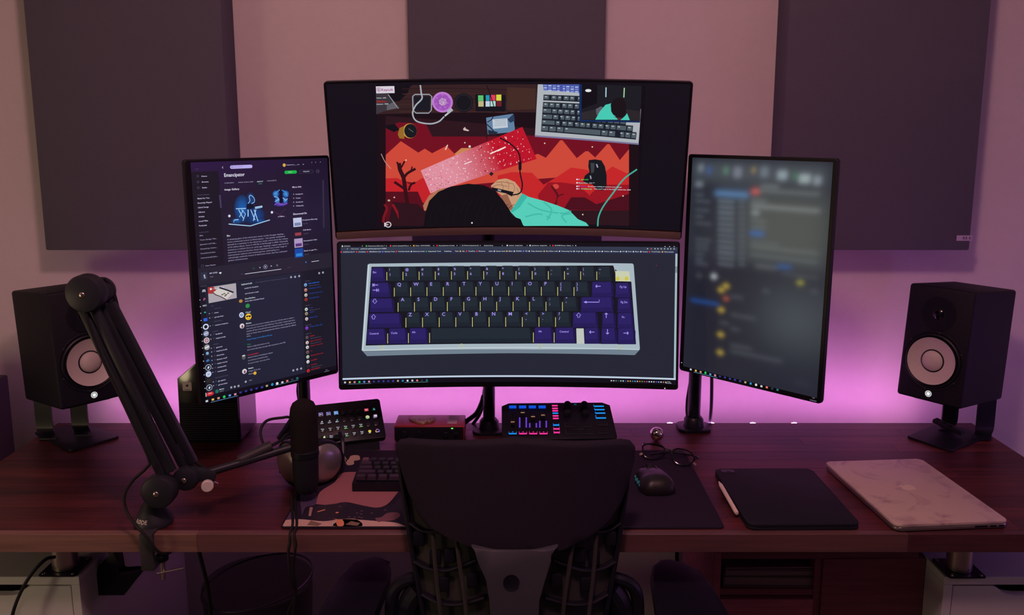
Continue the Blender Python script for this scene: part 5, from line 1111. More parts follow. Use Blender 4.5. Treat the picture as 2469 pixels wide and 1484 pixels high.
for x0_, y0_, x1_, y1_ in ((1485, 560, 1660, 628), (1700, 560, 1890, 628), (1500, 660, 1700, 735), (1720, 660, 1912, 735), (1625, 610, 1770, 668), (1970, 560, 2130, 606), (1985, 630, 2140, 725)):
    mbox('sample_button', x0_, y0_, x1_, y1_, 'mgrey', .0025); mbox('button_cap', x0_ + 8, y0_ + 4, x1_ - 8, y1_ - 10, 'black', .0034)
for x, y in ((1530, 320), (1780, 320), (1530, 440), (1800, 440)):
    a = MX.m(*ZM(x, y)); g = G(); g.lathe([(0, .014), (.0075, .014), (.0085, .012), (.0095, 0)], Fm @ Matrix.Translation((a[0], 0, a[1])) @ Matrix.Rotation(PI / 2, 4, 'X'), 20); g.obj('encoder_knob', 'blackmatte', t, world=True)
a = MX.m(*ZM(1648, 284))
g = G()
for sg in (1, -1): g.box(0, -.0004, 0, .0078, .0008, .0012, Mx=Fm @ Matrix.Translation((a[0], 0, a[1])) @ Matrix.Rotation(sg * .75, 4, 'Y'))
g.obj('logo', mat('cyan_logo', (.02, .1, .14), emit=c(10, 90, 120), es=.8), t, world=True)
# ================================================================== microphone boom arm clamped to the desk's front edge
def bar(g, a, b, w_, d_, bev=.002):
    a, b = Vector(a), Vector(b); v = b - a
    Mx = Matrix.Translation((a + b) / 2) @ v.to_track_quat('X', 'Z').to_matrix().to_4x4(); g.box(0, 0, 0, v.length, d_, w_, bev=bev, Mx=Mx); return g
M['arm'] = mat('arm_black', (.020, .022, .030), .45, spec=.4); M['bolt'] = mat('pale_bolt', (.75, .62, .52), .22, metal=1)
YA, YB2 = -.655, -.628
base = onz(372, 1262); bx, by = base.x, base.y
t = thing('boom_arm', 'black folded microphone boom arm clamped to the desk front edge', 'microphone arm', (bx, by, DESK))
g = G(); g.lathe([(0, 0), (.037, 0), (.038, .004), (.035, .012), (.020, .042), (.012, .052), (.012, .062), (0, .062)], Matrix.Translation((bx, by, DESK + .001)), 36); bs = g.obj('base', 'arm', t, world=True)
g = G(); g.text('RØDE', .0112, Matrix())
def on_cone(v):                                              # wrap the lettering round the cone
    z = .0125 + v.y * .9; r = .0350 - (z - .012) * .5 + .0005; a = -PI / 2 + (v.x - .0290) / .036
    return Vector((bx + r * math.cos(a), by + r * math.sin(a), DESK + .001 + z))
g.warp(on_cone); g.obj('lettering', 'offwhite', t, world=True, ang=0, fix=False)
# desk clamp: plate in front of the edge, jaw below, screw with handle
a, b = ony(336, 1290, -.692), ony(374, 1376, -.692)
g = G(); g.box((a.x + b.x) / 2, -.6905, (DESK + .004 + b.z) / 2, b.x - a.x, .010, DESK + .004 - b.z, bev=.0015)
g.box((a.x + b.x) / 2, -.668, DESK + .0026, b.x - a.x, .05, .005, bev=.001); g.box((a.x + b.x) / 2, -.672, b.z + .004, b.x - a.x, .036, .008, bev=.001); g.obj('clamp', 'darkgrey', t, world=True)
sx = b.x + .004
g = G(); g.cyl((sx, -.665, b.z - .034), (sx, -.665, .8118), .0042); sw = g.obj('clamp_screw', 'steel', t, world=True)
g = G(); g.cyl((sx, -.665, b.z + .006), (sx, -.665, b.z + .02), .012, bev=.002); g.obj('screw_pad', 'black', t, world=True)
g = G(); g.cyl((sx - .012, -.668, b.z - .020), (sx + .045, -.672, b.z - .006), .0016, n=10); g.obj('tommy_bar', 'steel', t, world=True)
J1 = ony(388, 1180, YA); E1 = ony(212, 706, YA)
g = G(); g.cyl((bx, by, DESK + .055), (J1.x, by, J1.z), .009); g.obj('neck', 'arm', t, world=True)
def disc(name, p, r, d_, y, m_='arm'):
    g = G(); g.lathe([(0, -d_ / 2 - .005), (r * .6, -d_ / 2 - .0045), (r * .92, -d_ / 2 - .001), (r, -d_ / 2 + .004), (r, d_ / 2 - .004), (r * .95, d_ / 2), (0, d_ / 2)], Matrix.Translation((p.x, y, p.z)) @ Matrix.Rotation(-PI / 2, 4, 'X'), 40); o = g.obj(name, m_, t, world=True)
    g = G(); g.sph((p.x, y - d_ / 2 - .0055, p.z), .0058, (1, .5, 1), 14, 8); g.obj('bolt', 'bolt', o if False else t, world=True); return o
disc('joint_cover', J1, .0335, .030, YA - .004); disc('joint_cover', E1, .0365, .028, YA - .004)
g = G(); e2 = ony(238, 704, YB2); g.lathe([(0, -.02), (.024, -.018), (.028, .0), (.026, .018), (0, .02)], Matrix.Translation((e2.x, YB2, e2.z)) @ Matrix.Rotation(-PI / 2, 4, 'X'), 36); g.obj('joint_cover', 'arm', t, world=True)
g = G(); bar(g, (E1.x + .004, YA + .012, E1.z + .006), (e2.x, YA + .012, e2.z + .004), .046, .028, .013); g.obj('elbow_bridge', 'arm', t, world=True)
J3 = ony(452, 1150, YB2); disc('joint_cover', J3, .0250, .026, YB2 - .002)
for (pa, pb, yy) in (((209, 735), (403, 1142), YA), ((256, 735), (456, 1122), YB2 + .002)):
    A_, B_ = ony(*pa, yy), ony(*pb, yy); v = (B_ - A_).normalized(); n = Vector((v.z, 0, -v.x))
    for k, sgn in enumerate((-1, 1)):
        g = G(); bar(g, A_ + n * sgn * .0104, B_ + n * sgn * .0104, .0172, .014, .0025); g.obj('arm_tube', 'arm', t, world=True)
    g = G(); g.tube([A_ + v * .05, (A_ + B_) / 2, B_ - v * .05], .005, 8, sm=2); g.obj('spring', 'black', t, world=True)
# extension to the microphone with clamp knob
R0 = ony(462, 1152, YB2); R1 = ony(700, 1080, -.542); K1 = ony(505, 1163, -.62)
g = G(); g.tube([R0, R0.lerp(R1, .2), R1], .0085, 12, sm=2); g.obj('extension', 'arm', t, world=True)
g = G(); bar(g, ony(455, 1140, YB2), ony(520, 1150, -.612), .026, .02, .005); g.obj('swivel', 'arm', t, world=True)
g = G(); g.lathe([(0, 0), (.0105, 0), (.0120, .003), (.0120, .010), (.0105, .012), (0, .012)], Matrix.Translation((K1.x, -.632, K1.z)) @ Matrix.Rotation(PI / 2, 4, 'X') @ Matrix.Rotation(.35, 4, 'Y'), 24); g.obj('clamp_knob', 'offwhite', t, world=True, label='pale round clamp knob')
q = ony(518, 1145, -.612); q2 = ony(524, 1168, -.612); g = G(); g.tube([q, (q + q2) / 2 + Vector((-.004, -.008, 0)), q2], .0028, 8); g.obj('clamp_ring', 'chrome', t, world=True)
# cable running along the arm
pts = [ony(250, 672, -.635), ony(272, 700, -.622), ony(300, 800, -.617), ony(345, 900, -.615), ony(400, 1010, -.612), ony(445, 1095, -.608), ony(480, 1120, -.606), ony(505, 1140, -.60)]
g = G(); g.tube(pts, .0035, 8); g.obj('cable', 'rubber', t, world=True)
pts = [ony(197, 735, -.672), ony(240, 850, -.668), ony(310, 1000, -.672), ony(358, 1105, -.674), ony(352, 1130, -.676), ony(320, 1160, -.68), ony(300, 1195, -.69), ony(304, 1230, -.695), ony(322, 1262, -.702), ony(350, 1292, -.706), ony(378, 1328, -.702), ony(398, 1337, -.68), ony(415, 1330, -.63)]
g = G(); g.tube(pts, .0030, 8); g.obj('cable', 'rubber', t, world=True)

# ---------------------------------------------------------------- microphone held by the arm
MY = -.54; p = ony(735, 1080, MY); top = ony(735, 965, MY).z; mx = p.x; r_ = .0285
t = thing('microphone', 'black foam-topped microphone standing upright at the end of the boom arm', 'microphone', (mx, MY, p.z - .03))
g = G(); h0 = p.z - .004; g.lathe([(0, h0), (r_ * .98, h0), (r_, h0 + .01), (r_, top - .030), (r_ * .94, top - .017), (r_ * .78, top - .007), (r_ * .5, top - .0015), (0, top)], Matrix.Translation((mx, MY, 0)), 40); g.obj('foam_windscreen', 'foam', t, world=True)
g = G(); g.lathe([(0, h0 - .012), (r_ * 1.02, h0 - .012), (r_ * 1.03, h0), (r_ * .9, h0 + .003), (0, h0 + .003)], Matrix.Translation((mx, MY, 0)), 40); g.obj('collar', 'black', t, world=True)
g = G(); g.lathe([(0, .874), (r_ * .62, .874), (r_ * .78, .880), (r_ * .92, .90), (r_ * .96, h0 - .012), (0, h0 - .012)], Matrix.Translation((mx, MY, 0)), 40); g.obj('body', 'blackmatte', t, world=True)
g = G(); a_, b_ = ony(575, 1112, -.585), ony(655, 1075, -.555)
g.cyl(a_, b_, .0105, .0115, bev=.001); pl = g.obj('cable_plug', 'darkgrey', t, world=True)
g = G(); q = a_.lerp(b_, .05) + Vector((-.004, -.0125, .004)); bar(g, q, q + (b_ - a_) * .14, .004, .0012, .0003); g.obj('plug_mark', 'brass', t, world=True)
g = G(); g.tube([b_, ony(678, 1062, -.54), ony(690, 1050, -.525), ony(712, 1045, -.51), (mx, MY + .022, h0 - .02)], .0034, 8); g.obj('cable', 'rubber', t, world=True)
g = G(); g.tube([ony(640, 1085, -.55), ony(628, 1045, -.53), ony(642, 1016, -.51), ony(680, 1008, -.50), ony(703, 1010, -.49), (mx, MY + .034, h0 + .02)], .0030, 8); g.obj('cable', 'rubber', t, world=True)
g = G(); bar(g, ony(672, 1062, -.50), ony(706, 1012, -.48), .014, .012, .004); g.obj('cable_clip', 'black', t, world=True)

# ---------------------------------------------------------------- headphones resting on the desk behind the microphone
hx = onz(738, 1180).x; hy = -.455
t = thing('headphones', 'silver and black over-ear headphones lying behind the microphone', 'headphones', (hx, hy, DESK))
M['hpsilver'] = mat('silver_cup', (.34, .30, .29), .28, metal=.7)
for s in (-1, 1):
    Mx = Matrix.Translation((hx + s * .036, hy + .0, DESK + .0535)) @ Matrix.Rotation(-s * .80, 4, 'Z') @ Matrix.Rotation(s * PI / 2, 4, 'Y')
    g = G(); g.lathe([(0, .018), (.024, .0165), (.040, .011), (.046, .003), (.046, -.002), (0, -.002)], Mx, 40); cu = g.obj('ear_cup', 'hpsilver', t, world=True, label='silver ear cup')
    g = G(); g.lathe([(.0465, .006), (.0505, .004), (.0515, -.002), (.0505, -.008), (.0465, -.009), (.0465, .006)], Mx, 40); g.obj('cup_rim', 'black', cu, world=False) if False else g.obj('cup_rim', 'black', t, world=True)
    g = G(); g.lathe([(.020, -.028), (.034, -.030), (.046, -.026), (.049, -.016), (.047, -.004), (.020, -.004), (.020, -.028)], Mx, 40); g.obj('ear_pad', 'blackmatte', t, world=True)
    g = G(); yk = Vector((hx + s * .062, hy + .016, DESK + .054)); g.tube([yk + Vector((0, 0, -.03)), yk + Vector((s * .008, .030, 0)), yk + Vector((s * .004, .050, .026)), yk + Vector((-s * .006, .075, .034))], .0055, 8); g.obj('yoke', 'black', t, world=True)
g = G(); g.tube([(hx - .055, hy + .075, DESK + .086), (hx - .050, hy + .122, DESK + .066), (hx - .022, hy + .158, DESK + .045), (hx + .022, hy + .158, DESK + .045), (hx + .050, hy + .122, DESK + .066), (hx + .055, hy + .075, DESK + .086)], .010, 10, flat=.6); g.obj('headband', 'blackmatte', t, world=True)
def cable(label, pts, r=.003, m_='rubber', n=8):
    g = G(); g.tube(pts, r, n); o = g.obj('cable', m_, label=label, cat='cable'); return place(o, pts[0])
zz = DESK + .0075
cable('thin black headphone cable hanging straight over the desk front edge', [(hx - .012, hy - .05, zz), onz(712, 1215, zz), onz(716, 1262, zz + .003), (onz(716, 1280).x, -.688, DESK + .004), (onz(716, 1290).x, -.694, DESK - .015), ony(711, 1330, -.695), ony(707, 1380, -.69), ony(714, 1420, -.68), ony(706, 1484, -.66), ony(700, 1600, -.62)], .0026)
cable('second thin black headphone cable bowing left over the desk front edge', [(hx - .024, hy - .05, zz), onz(704, 1220, zz), onz(706, 1262, zz + .003), (onz(706, 1280).x, -.688, DESK + .004), (onz(702, 1290).x, -.694, DESK - .012), ony(695, 1330, -.697), ony(698, 1380, -.70), ony(706, 1410, -.69), ony(712, 1440, -.675), ony(694, 1484, -.655), ony(690, 1600, -.62)], .0026)

# ================================================================== desk mat with printed left side
my0 = onz(1000, 1090).y; xl0, xr0 = onz(675, 1276).x, onz(1750, 1280).x; myf = onz(675, 1277).y
t = thing('desk_mat', 'large dark purple desk mat with pale pink printed left side', 'desk mat', ((xl0 + xr0) / 2, (my0 + myf) / 2, DESK))
g = G(); g.prism(rrect(xr0 - xl0, my0 - myf, .012, 5, (xl0 + xr0) / 2, (my0 + myf) / 2), DESK + .0003, DESK + .0038, bev=.001); g.obj('mat_body', 'cloth', t, world=True)
g = G(); g.tube([(x, y, DESK + .0030) for x, y in rrect(xr0 - xl0 - .003, my0 - myf - .003, .0115, 5, (xl0 + xr0) / 2, (my0 + myf) / 2)], .0016, 6, sm=0, closed=True); g.obj('stitched_edge', 'black', t, world=True)
class MatPrint(Face2D):
    def __init__(s): s.it = []; s.sag = 0
    def m(s, px, py): p = onz(px, py, DESK + .004); return p.x, p.y
    def k(s, px, py): a, b = s.m(px - 5, py), s.m(px + 5, py); return abs(a[0] - b[0]) / 10
MP = MatPrint(); ZP = zoomer(740, 930, 4.1225); Z6 = zoomer(420, 880, 3.62)
PKc, CRc, PUc, DKc = (.38, .15, .17), (.66, .45, .38), (.055, .030, .075), (.022, .016, .034)
def mp(pts, col, l):
    if len(pts) > 4: q = smooth_path([(*p, 0) for p in list(pts) + [pts[0]]], 4)[:-1]; pts = [(p.x, p.y) for p in q]
    MP.poly(pts, col, l)
mp([ZP(90, 1180), ZP(130, 1060), ZP(280, 960), ZP(330, 880), ZP(480, 860), ZP(930, 880), ZP(960, 980), ZP(890, 1080), ZP(800, 1180), ZP(700, 1215), ZP(560, 1195), ZP(380, 1160), ZP(230, 1190)], PKc, 1)
mp([ZP(-50, 1300), ZP(-60, 1060), ZP(80, 1050), ZP(90, 1180), ZP(-10, 1210)], (.085, .055, .13), 1)
mp([Z6(930, 1365), Z6(1000, 1280), Z6(1060, 1290), Z6(1080, 1400), Z6(940, 1405)], (.10, .06, .12), 1)
mp([ZP(20, 1210), ZP(230, 1190), ZP(380, 1160), ZP(560, 1195), ZP(700, 1218), ZP(860, 1180), ZP(960, 1100), ZP(1000, 1395), ZP(0, 1395)], DKc, 2)
mp([ZP(90, 1200), ZP(260, 1180), ZP(400, 1170), ZP(300, 1290), ZP(200, 1380), ZP(60, 1330)], (.035, .022, .038), 3)
mp([Z6(925, 1400), Z6(945, 1362), Z6(1100, 1350), Z6(1300, 1368), Z6(1450, 1350), Z6(1593, 1352), Z6(1593, 1425), Z6(925, 1425)], CRc, 4)
mp([ZP(320, 1335), ZP(420, 1330), ZP(700, 1350), ZP(880, 1365), ZP(985, 1405), ZP(985, 1412), ZP(300, 1412)], CRc, 4)
mp([ZP(0, 1390), ZP(40, 1345), ZP(150, 1375), ZP(110, 1400)], (.24, .15, .11), 5); mp([ZP(380, 1385), ZP(440, 1350), ZP(530, 1370), ZP(500, 1398)], (.24, .15, .11), 5)
mp([ZP(690, 1340), ZP(680, 1320), ZP(740, 1310), ZP(800, 1270), ZP(900, 1265), ZP(925, 1300), ZP(860, 1340), ZP(740, 1355), ZP(705, 1358)], (.21, .09, .12), 5)
mp([ZP(15, 1300), ZP(30, 1210), ZP(60, 1215), ZP(40, 1300)], (.42, .24, .22), 6); mp([ZP(100, 1255), ZP(180, 1232), ZP(185, 1240), ZP(110, 1262)], (.7, .30, .16), 6)
mp([ZP(300, 1340), ZP(350, 1335), ZP(370, 1380), ZP(340, 1412), ZP(310, 1408), ZP(290, 1365)], (.80, .30, .17), 6); mp([ZP(262, 1325), ZP(310, 1332), ZP(305, 1342)], (.75, .28, .16), 6)
MP.ell(*ZP(300, 1266), 4, 4, (.7, .24, .15), 6); MP.line([ZP(300, 1275), ZP(300, 1310)], 1.4, (.05, .02, .03), 6)
for x, y in ((500, 1270), (545, 1248), (475, 1312), (520, 1308), (540, 1280), (645, 1270), (780, 1240), (330, 1205), (420, 1310), (545, 1318)): MP.ell(*ZP(x, y), 3.2, 2.4, (.20, .12, .13), 6, 8)
for P_ in (((372, 695), (400, 745), (390, 770)), ((375, 735), (410, 740), (440, 700), (515, 698), (525, 740), (470, 752), (465, 785), (400, 792))): mp([ZP(*p) for p in P_], (.52, .36, .28), 6)
for v_ in range(1): pass
bm2 = bmesh.new(); Lc = bm2.loops.layers.float_color.new('Col')
for vs, fs, col, l in MP.it:
    V = [bm2.verts.new((min(max(x, xl0 + .004), xr0 - .004), min(max(y, myf + .004), my0 - .004), DESK + .0039 + l * .00006)) for x, y in vs]
    for f_ in fs:
        F_ = bm2.faces.new([V[i] for i in f_]); F_.normal_update()
        if F_.normal.z < 0: F_.normal_flip()
        for lp in F_.loops: lp[Lc] = (*col, 1)
bmesh.ops.transform(bm2, matrix=MW[t.name].inverted(), verts=bm2.verts[:])
me = bpy.data.meshes.new('printed_pattern'); bm2.to_mesh(me); bm2.free(); me.materials.append(M['print'])
o = bpy.data.objects.new('printed_pattern', me); COL.objects.link(o); o.parent = t

# ================================================================== keyboard on the mat
MT = DESK + .0042
q0 = onz(849, 1186, MT); kx0, ky0 = q0.x, q0.y; kw, kd = .318, .112
t = thing('keyboard', 'dark compact mechanical keyboard partly hidden by the chair back', 'keyboard', (kx0 + kw / 2, ky0 + kd / 2, MT))
tilt = Matrix.Translation((kx0, ky0, MT + .016)) @ Matrix.Rotation(.10, 4, 'X')
g = G(); g.prism([(0, 0), (kd, 0), (kd, .030), (0, .019)], 0, kw, Matrix.Translation((kx0, ky0, MT)) @ Matrix(((0, 0, 1, 0), (1, 0, 0, 0), (0, 1, 0, 0), (0, 0, 0, 1))), bev=.0015); g.obj('case', 'black', t, world=True)
M['kc1'] = mat('dark_keycap', (.022, .020, .030), .5); M['kc2'] = mat('plum_keycap', (.045, .026, .050), .5); M['kc3'] = mat('mauve_keycap', (.16, .08, .11), .5)
kk = {}
u = .0190
krows = [[1] * 15 + [1], [1.5] + [1] * 12 + [1.5, 1], [1.75] + [1] * 11 + [2.25, 1], [2.25] + [1] * 10 + [1.75, 1, 1], [1.25, 1.25, 1.25, 6.25, 1, 1, 1, 1, 1, 1]]
for r in range(5):
    x = .006
    for i, wu in enumerate(krows[4 - r]):
        y = .007 + r * u + u / 2
        mm = 'kc3' if (r == 4 and i == 0) else ('kc2' if i == 0 or wu > 1 else 'kc1')
        ck = (wu, mm)
        if ck not in kk:
            g = G(); q = bmesh.ops.create_cube(g.bm, size=1)['verts']
            for v in q: sc = .74 if v.co.z > 0 else 1; v.co = Vector((v.co.x * (wu * u - .0016 - (0 if sc == 1 else .0048)), v.co.y * (u - .0016) * sc - (.0008 if sc < 1 else 0), v.co.z * .009))
            bmesh.ops.bevel(g.bm, geom=g.bm.edges[:], offset=.0008, segments=2, affect='EDGES')
            o = g.obj('key', mm, t); kk[ck] = o.data
        else: o = bpy.data.objects.new('key', kk[ck]); COL.objects.link(o); o.parent = t
        o.matrix_local = MW[t.name].inverted() @ tilt @ Matrix.Translation((x + wu * u / 2, y, .0095)); x += wu * u

# ---------------------------------------------------------------- mouse
c0 = onz(1577, 1172, MT)
t = thing('computer_mouse', 'black contoured computer mouse on the right side of the desk mat', 'mouse', (c0.x, c0.y, MT), (0, 0, .12))
ol = [(-.030, -.050), (.012, -.054), (.034, -.042), (.037, -.010), (.034, .030), (.026, .056), (.004, .064), (-.022, .060), (-.031, .036), (-.034, .005), (-.041, -.022)]
ol = [(p.x, p.y) for p in smooth_path([(*p, 0) for p in ol + ol[:1]], 4)][:-1]
g = G(); lv = [(1.0, .001), (1.02, .008), (.97, .017), (.86, .027), (.66, .035), (.40, .0395), (.15, .041)]; prev = None
for sc, z in lv:
    ring = [g.bm.verts.new((x * sc + .002 * (1 - sc), y * sc - .012 * (1 - sc), z * .86 * (1 - .16 * (y * sc / .06)) if z > .01 else z)) for x, y in ol]
    if prev:
        for k in range(len(ol)): g.bm.faces.new((prev[k], prev[(k + 1) % len(ol)], ring[(k + 1) % len(ol)], ring[k]))
    else: g.bm.faces.new(ring[::-1])
    prev = ring
g.bm.faces.new(prev); g.obj('shell', mat('mouse_rubber', (.012, .010, .012), .42), t, ang=60)
g = G(); g.cyl((-.004, .046, .022), (.006, .046, .022), .009, n=18); g.obj('scroll_wheel', 'rubber', t)
for s in (-1, 1):
    g = G(); g.tube([(s * .010 + .001, .018, .0325), (s * .013 + .001, .040, .0285), (s * .012 + .001, .058, .0205)], .0009, 6); g.obj('button_seam', 'gloss', t)
for k in range(6):
    g = G(); g.box(-.0395 + .0008 * (k % 2), -.022 + .0075 * k, .013 + .004 * (k % 2), .003, .005, .005, bev=.0008); g.obj('side_button', mat('teal_side_button', (.02, .05, .05), .4, emit=(.01, .10, .11), es=.5) if k == 0 else bpy.data.materials['teal_side_button'], t)

# ---------------------------------------------------------------- glass ball
b0 = onz(1583, 1063); 
g = G(); g.sph((0, 0, .0175), .0175, u=40, v=24); o = g.obj('chrome_ball', mat('polished_chrome', (.78, .74, .70), .04, metal=1), label='small shiny chrome ball on the desk behind the eyeglasses', cat='ball', ang=180); o.location = (b0.x, b0.y, DESK + .0002)

# ---------------------------------------------------------------- eyeglasses
t0 = onz(1617, 1100, MT); ZG = zoomer(1480, 980, 4.6375)
t = thing('eyeglasses', 'black-framed folded eyeglasses at the back right of the desk mat', 'eyeglasses', (t0.x, t0.y, MT))
M['lens'] = mat('clear_lens', (1, 1, 1), .02, trans=1, ior=1.1, alpha=.35)
fy = Vector((0, .030, 0))
def GP(x, y, z=.004): return onz(*ZG(x, y), MT + z)
rims = []
for nm, pts in (('rim', ((325, 500), (345, 560), (420, 592), (500, 580), (560, 540), (570, 490), (540, 450), (460, 425), (370, 425), (325, 450))), ('rim', ((650, 545), (670, 610), (740, 655), (820, 660), (880, 625), (900, 585), (870, 530), (800, 490), (710, 478), (660, 500)))):
    top_ = max(p[1] for p in pts); bot = min(p[1] for p in pts)
    P3 = [GP(x, y, .004 + .026 * (top_ - y) / (top_ - bot)) for x, y in pts]
    g = G(); g.tube(P3 + P3[:1], .0021, 8, closed=False, sm=5); g.obj('rim', 'gloss', t, world=True)
    g = G(); Pl = smooth_path(P3 + P3[:1], 4)[:-1]; ctr = sum(Pl, Vector()) / len(Pl); vc = g.bm.verts.new(ctr); V = [g.bm.verts.new(p) for p in Pl]
    for k in range(len(V)): g.bm.faces.new((vc, V[k], V[(k + 1) % len(V)]))
    g.obj('lens', 'lens', t, world=True)
g = G(); g.tube([GP(565, 520, .018), GP(610, 515, .021), GP(655, 545, .018)], .0022, 8); g.obj('bridge', 'gloss', t, world=True)
for pts in (((325, 445, .028), (330, 420, .026), (480, 440, .020), (660, 500, .012), (840, 560, .006)), ((905, 590, .022), (945, 575, .02), (820, 540, .014), (600, 520, .008), (400, 540, .004))):
    g = G(); g.tube([GP(*p) for p in pts], .0019, 8); g.obj('temple', 'gloss', t, world=True)
for a_, b_ in (((292, 542, .003), (328, 530, .004)), ((878, 626, .003), (912, 652, .003))):
    g = G(); g.tube([GP(*a_), (GP(*a_) + GP(*b_)) / 2, GP(*b_)], .0030, 8, sm=2); g.obj('temple_tip', mat('tan_tip', (.62, .42, .30), .5) if 'tan_tip' not in bpy.data.materials else bpy.data.materials['tan_tip'], t, world=True, label='tan temple tip')

# ---------------------------------------------------------------- tablet in a folio case, stylus on its edge
zt = DESK + .013
P = [onz(*p, zt) for p in ((1797, 1266), (2068, 1264), (1962, 1130), (1728, 1131))]
ce = sum(P, Vector()) / 4; wv = ((P[1] - P[0]) + (P[2] - P[3])) / 2; hv = ((P[3] - P[0]) + (P[2] - P[1])) / 2
ang = math.atan2(wv.y, wv.x)
t = thing('tablet', 'tablet in a black folio case lying on the desk', 'tablet', (ce.x, ce.y, DESK), (0, 0, ang))
g = G(); g.prism(rrect(wv.length, hv.length, .014, 6), .0005, .0065, bev=.0018); g.obj('case_back', 'blackmatte', t)
g = G(); g.prism(rrect(wv.length - .004, hv.length - .004, .012, 6), .0066, .0085); g.obj('tablet_body', 'darkgrey', t)
g = G(); g.prism(rrect(wv.length, hv.length, .014, 6), .0086, .0130, bev=.0016); cv = g.obj('case_cover', 'blackmatte', t)
g = G(); g.prism(rrect(.030, .016, .005, 5, -wv.length / 2 + .028, hv.length / 2 - .014), .0129, .0136); g.obj('camera_window', 'gloss', t)
g = G(); g.cyl((-wv.length / 2 + .030, hv.length / 2 - .014, .0135), (-wv.length / 2 + .030, hv.length / 2 - .014, .0145), .004); g.obj('camera_lens', 'darkgrey', t)
a_, b_ = onz(1734, 1162, DESK + .012), onz(1778, 1239, DESK + .012); v = b_ - a_; a_, b_ = a_ + Vector((-.001, 0, 0)), b_ + Vector((-.001, 0, 0))
t = thing('stylus', 'white stylus pen attached along the left edge of the tablet', 'stylus', (a_.x, a_.y, DESK))
L = v.length; Mx = Matrix.Translation(a_) @ rot_to(v); M['stylus'] = mat('white_stylus', (.80, .66, .52), .35)
g = G(); g.lathe([(.0042, .018), (.0045, .022), (.0045, L - .003), (.003, L), (0, L)], Mx, 24); g.obj('barrel', 'stylus', t, world=True)
g = G(); g.lathe([(0, 0), (.0010, .0008), (.0042, .0178)], Mx, 24); g.obj('tip', 'offwhite', t, world=True)

# ---------------------------------------------------------------- closed laptop with marble lid
zt = DESK + .0165
P = [onz(*p, zt) for p in ((2146, 1268), (2413, 1256), (2237, 1107), (2000, 1113))]
ce = sum(P, Vector()) / 4; wv = ((P[1] - P[0]) + (P[2] - P[3])) / 2; hv = ((P[3] - P[0]) + (P[2] - P[1])) / 2; ang = math.atan2(wv.y, wv.x)
t = thing('laptop', 'closed silver laptop with pale marbled lid at the right end of the desk', 'laptop', (ce.x, ce.y, DESK), (0, 0, ang))
W_, H_ = wv.length, hv.length
M['alu'] = mat('aluminium', (.40, .36, .36), .35, metal=.9)
mm = bpy.data.materials.new('marble_skin'); mm.use_nodes = True; nt = mm.node_tree; b = nt.nodes['Principled BSDF']; b.inputs['Roughness'].default_value = .5
tc = nt.nodes.new('ShaderNodeTexCoord'); n1 = nt.nodes.new('ShaderNodeTexNoise'); n1.inputs['Scale'].default_value = 11; n1.inputs['Detail'].default_value = 8; n1.inputs['Distortion'].default_value = 1.5
nt.links.new(tc.outputs['Object'], n1.inputs['Vector']); rp = nt.nodes.new('ShaderNodeValToRGB'); rp.color_ramp.elements[0].position = .30; rp.color_ramp.elements[0].color = (.34, .23, .25, 1); rp.color_ramp.elements[1].position = .46; rp.color_ramp.elements[1].color = (.54, .43, .37, 1)
nt.links.new(n1.outputs[0], rp.inputs[0]); nt.links.new(rp.outputs[0], b.inputs['Base Color']); M['marble'] = mm
g = G(); g.prism(rrect(W_, H_, .011, 6), .003, .0105, bev=.0025); g.obj('base', 'alu', t)
g = G(); g.prism(rrect(W_, H_, .011, 6), .0112, .0165, bev=.0018); g.obj('lid', 'marble', t, label='pale marbled lid')
for sx in (-1, 1):
    for sy in (-1, 1):
        g = G(); g.cyl((sx * W_ * .4, sy * H_ * .42, 0), (sx * W_ * .4, sy * H_ * .42, .0035), .006, n=14); g.obj('foot', 'rubber', t)
for x, w2 in ((.06, .026), (.085, .013), (.102, .010)):
    g = G(); g.box(x, -H_ / 2 + .0003, .0068, w2, .002, .0035); g.obj('port', 'gloss', t)
# bitten-apple emblem with a stem leaf, lying along the lid
ap = [(0, .78), (.18, .93), (.42, .98), (.68, .88), (.80, .72), (.62, .58), (.55, .38), (.60, .15), (.84, -.02), (.70, -.42), (.48, -.75), (.25, -.82), (0, -.74), (-.25, -.82), (-.48, -.75), (-.72, -.42), (-.86, 0), (-.86, .45), (-.68, .82), (-.42, .98), (-.18, .93)]
ap = [(p.x, p.y) for p in smooth_path([(*p, 0) for p in ap + ap[:1]], 3)][:-1]
lp = onz(2190, 1176, zt); lo = MW[t.name].inverted() @ lp; sA = .017
g = G(); g.prism([(lo.x - y * sA, lo.y + x * sA) for x, y in ap], .0166, .0168); leaf = [(.02, 1.02), (.06, 1.25), (.30, 1.52), (.40, 1.50), (.36, 1.25), (.14, 1.05)]
g.prism([(lo.x - y * sA, lo.y + x * sA) for x, y in leaf], .0166, .0168); g.obj('logo', mat('pale_logo', (.66, .56, .42), .4), t, ang=0, label='pale bitten-apple logo')
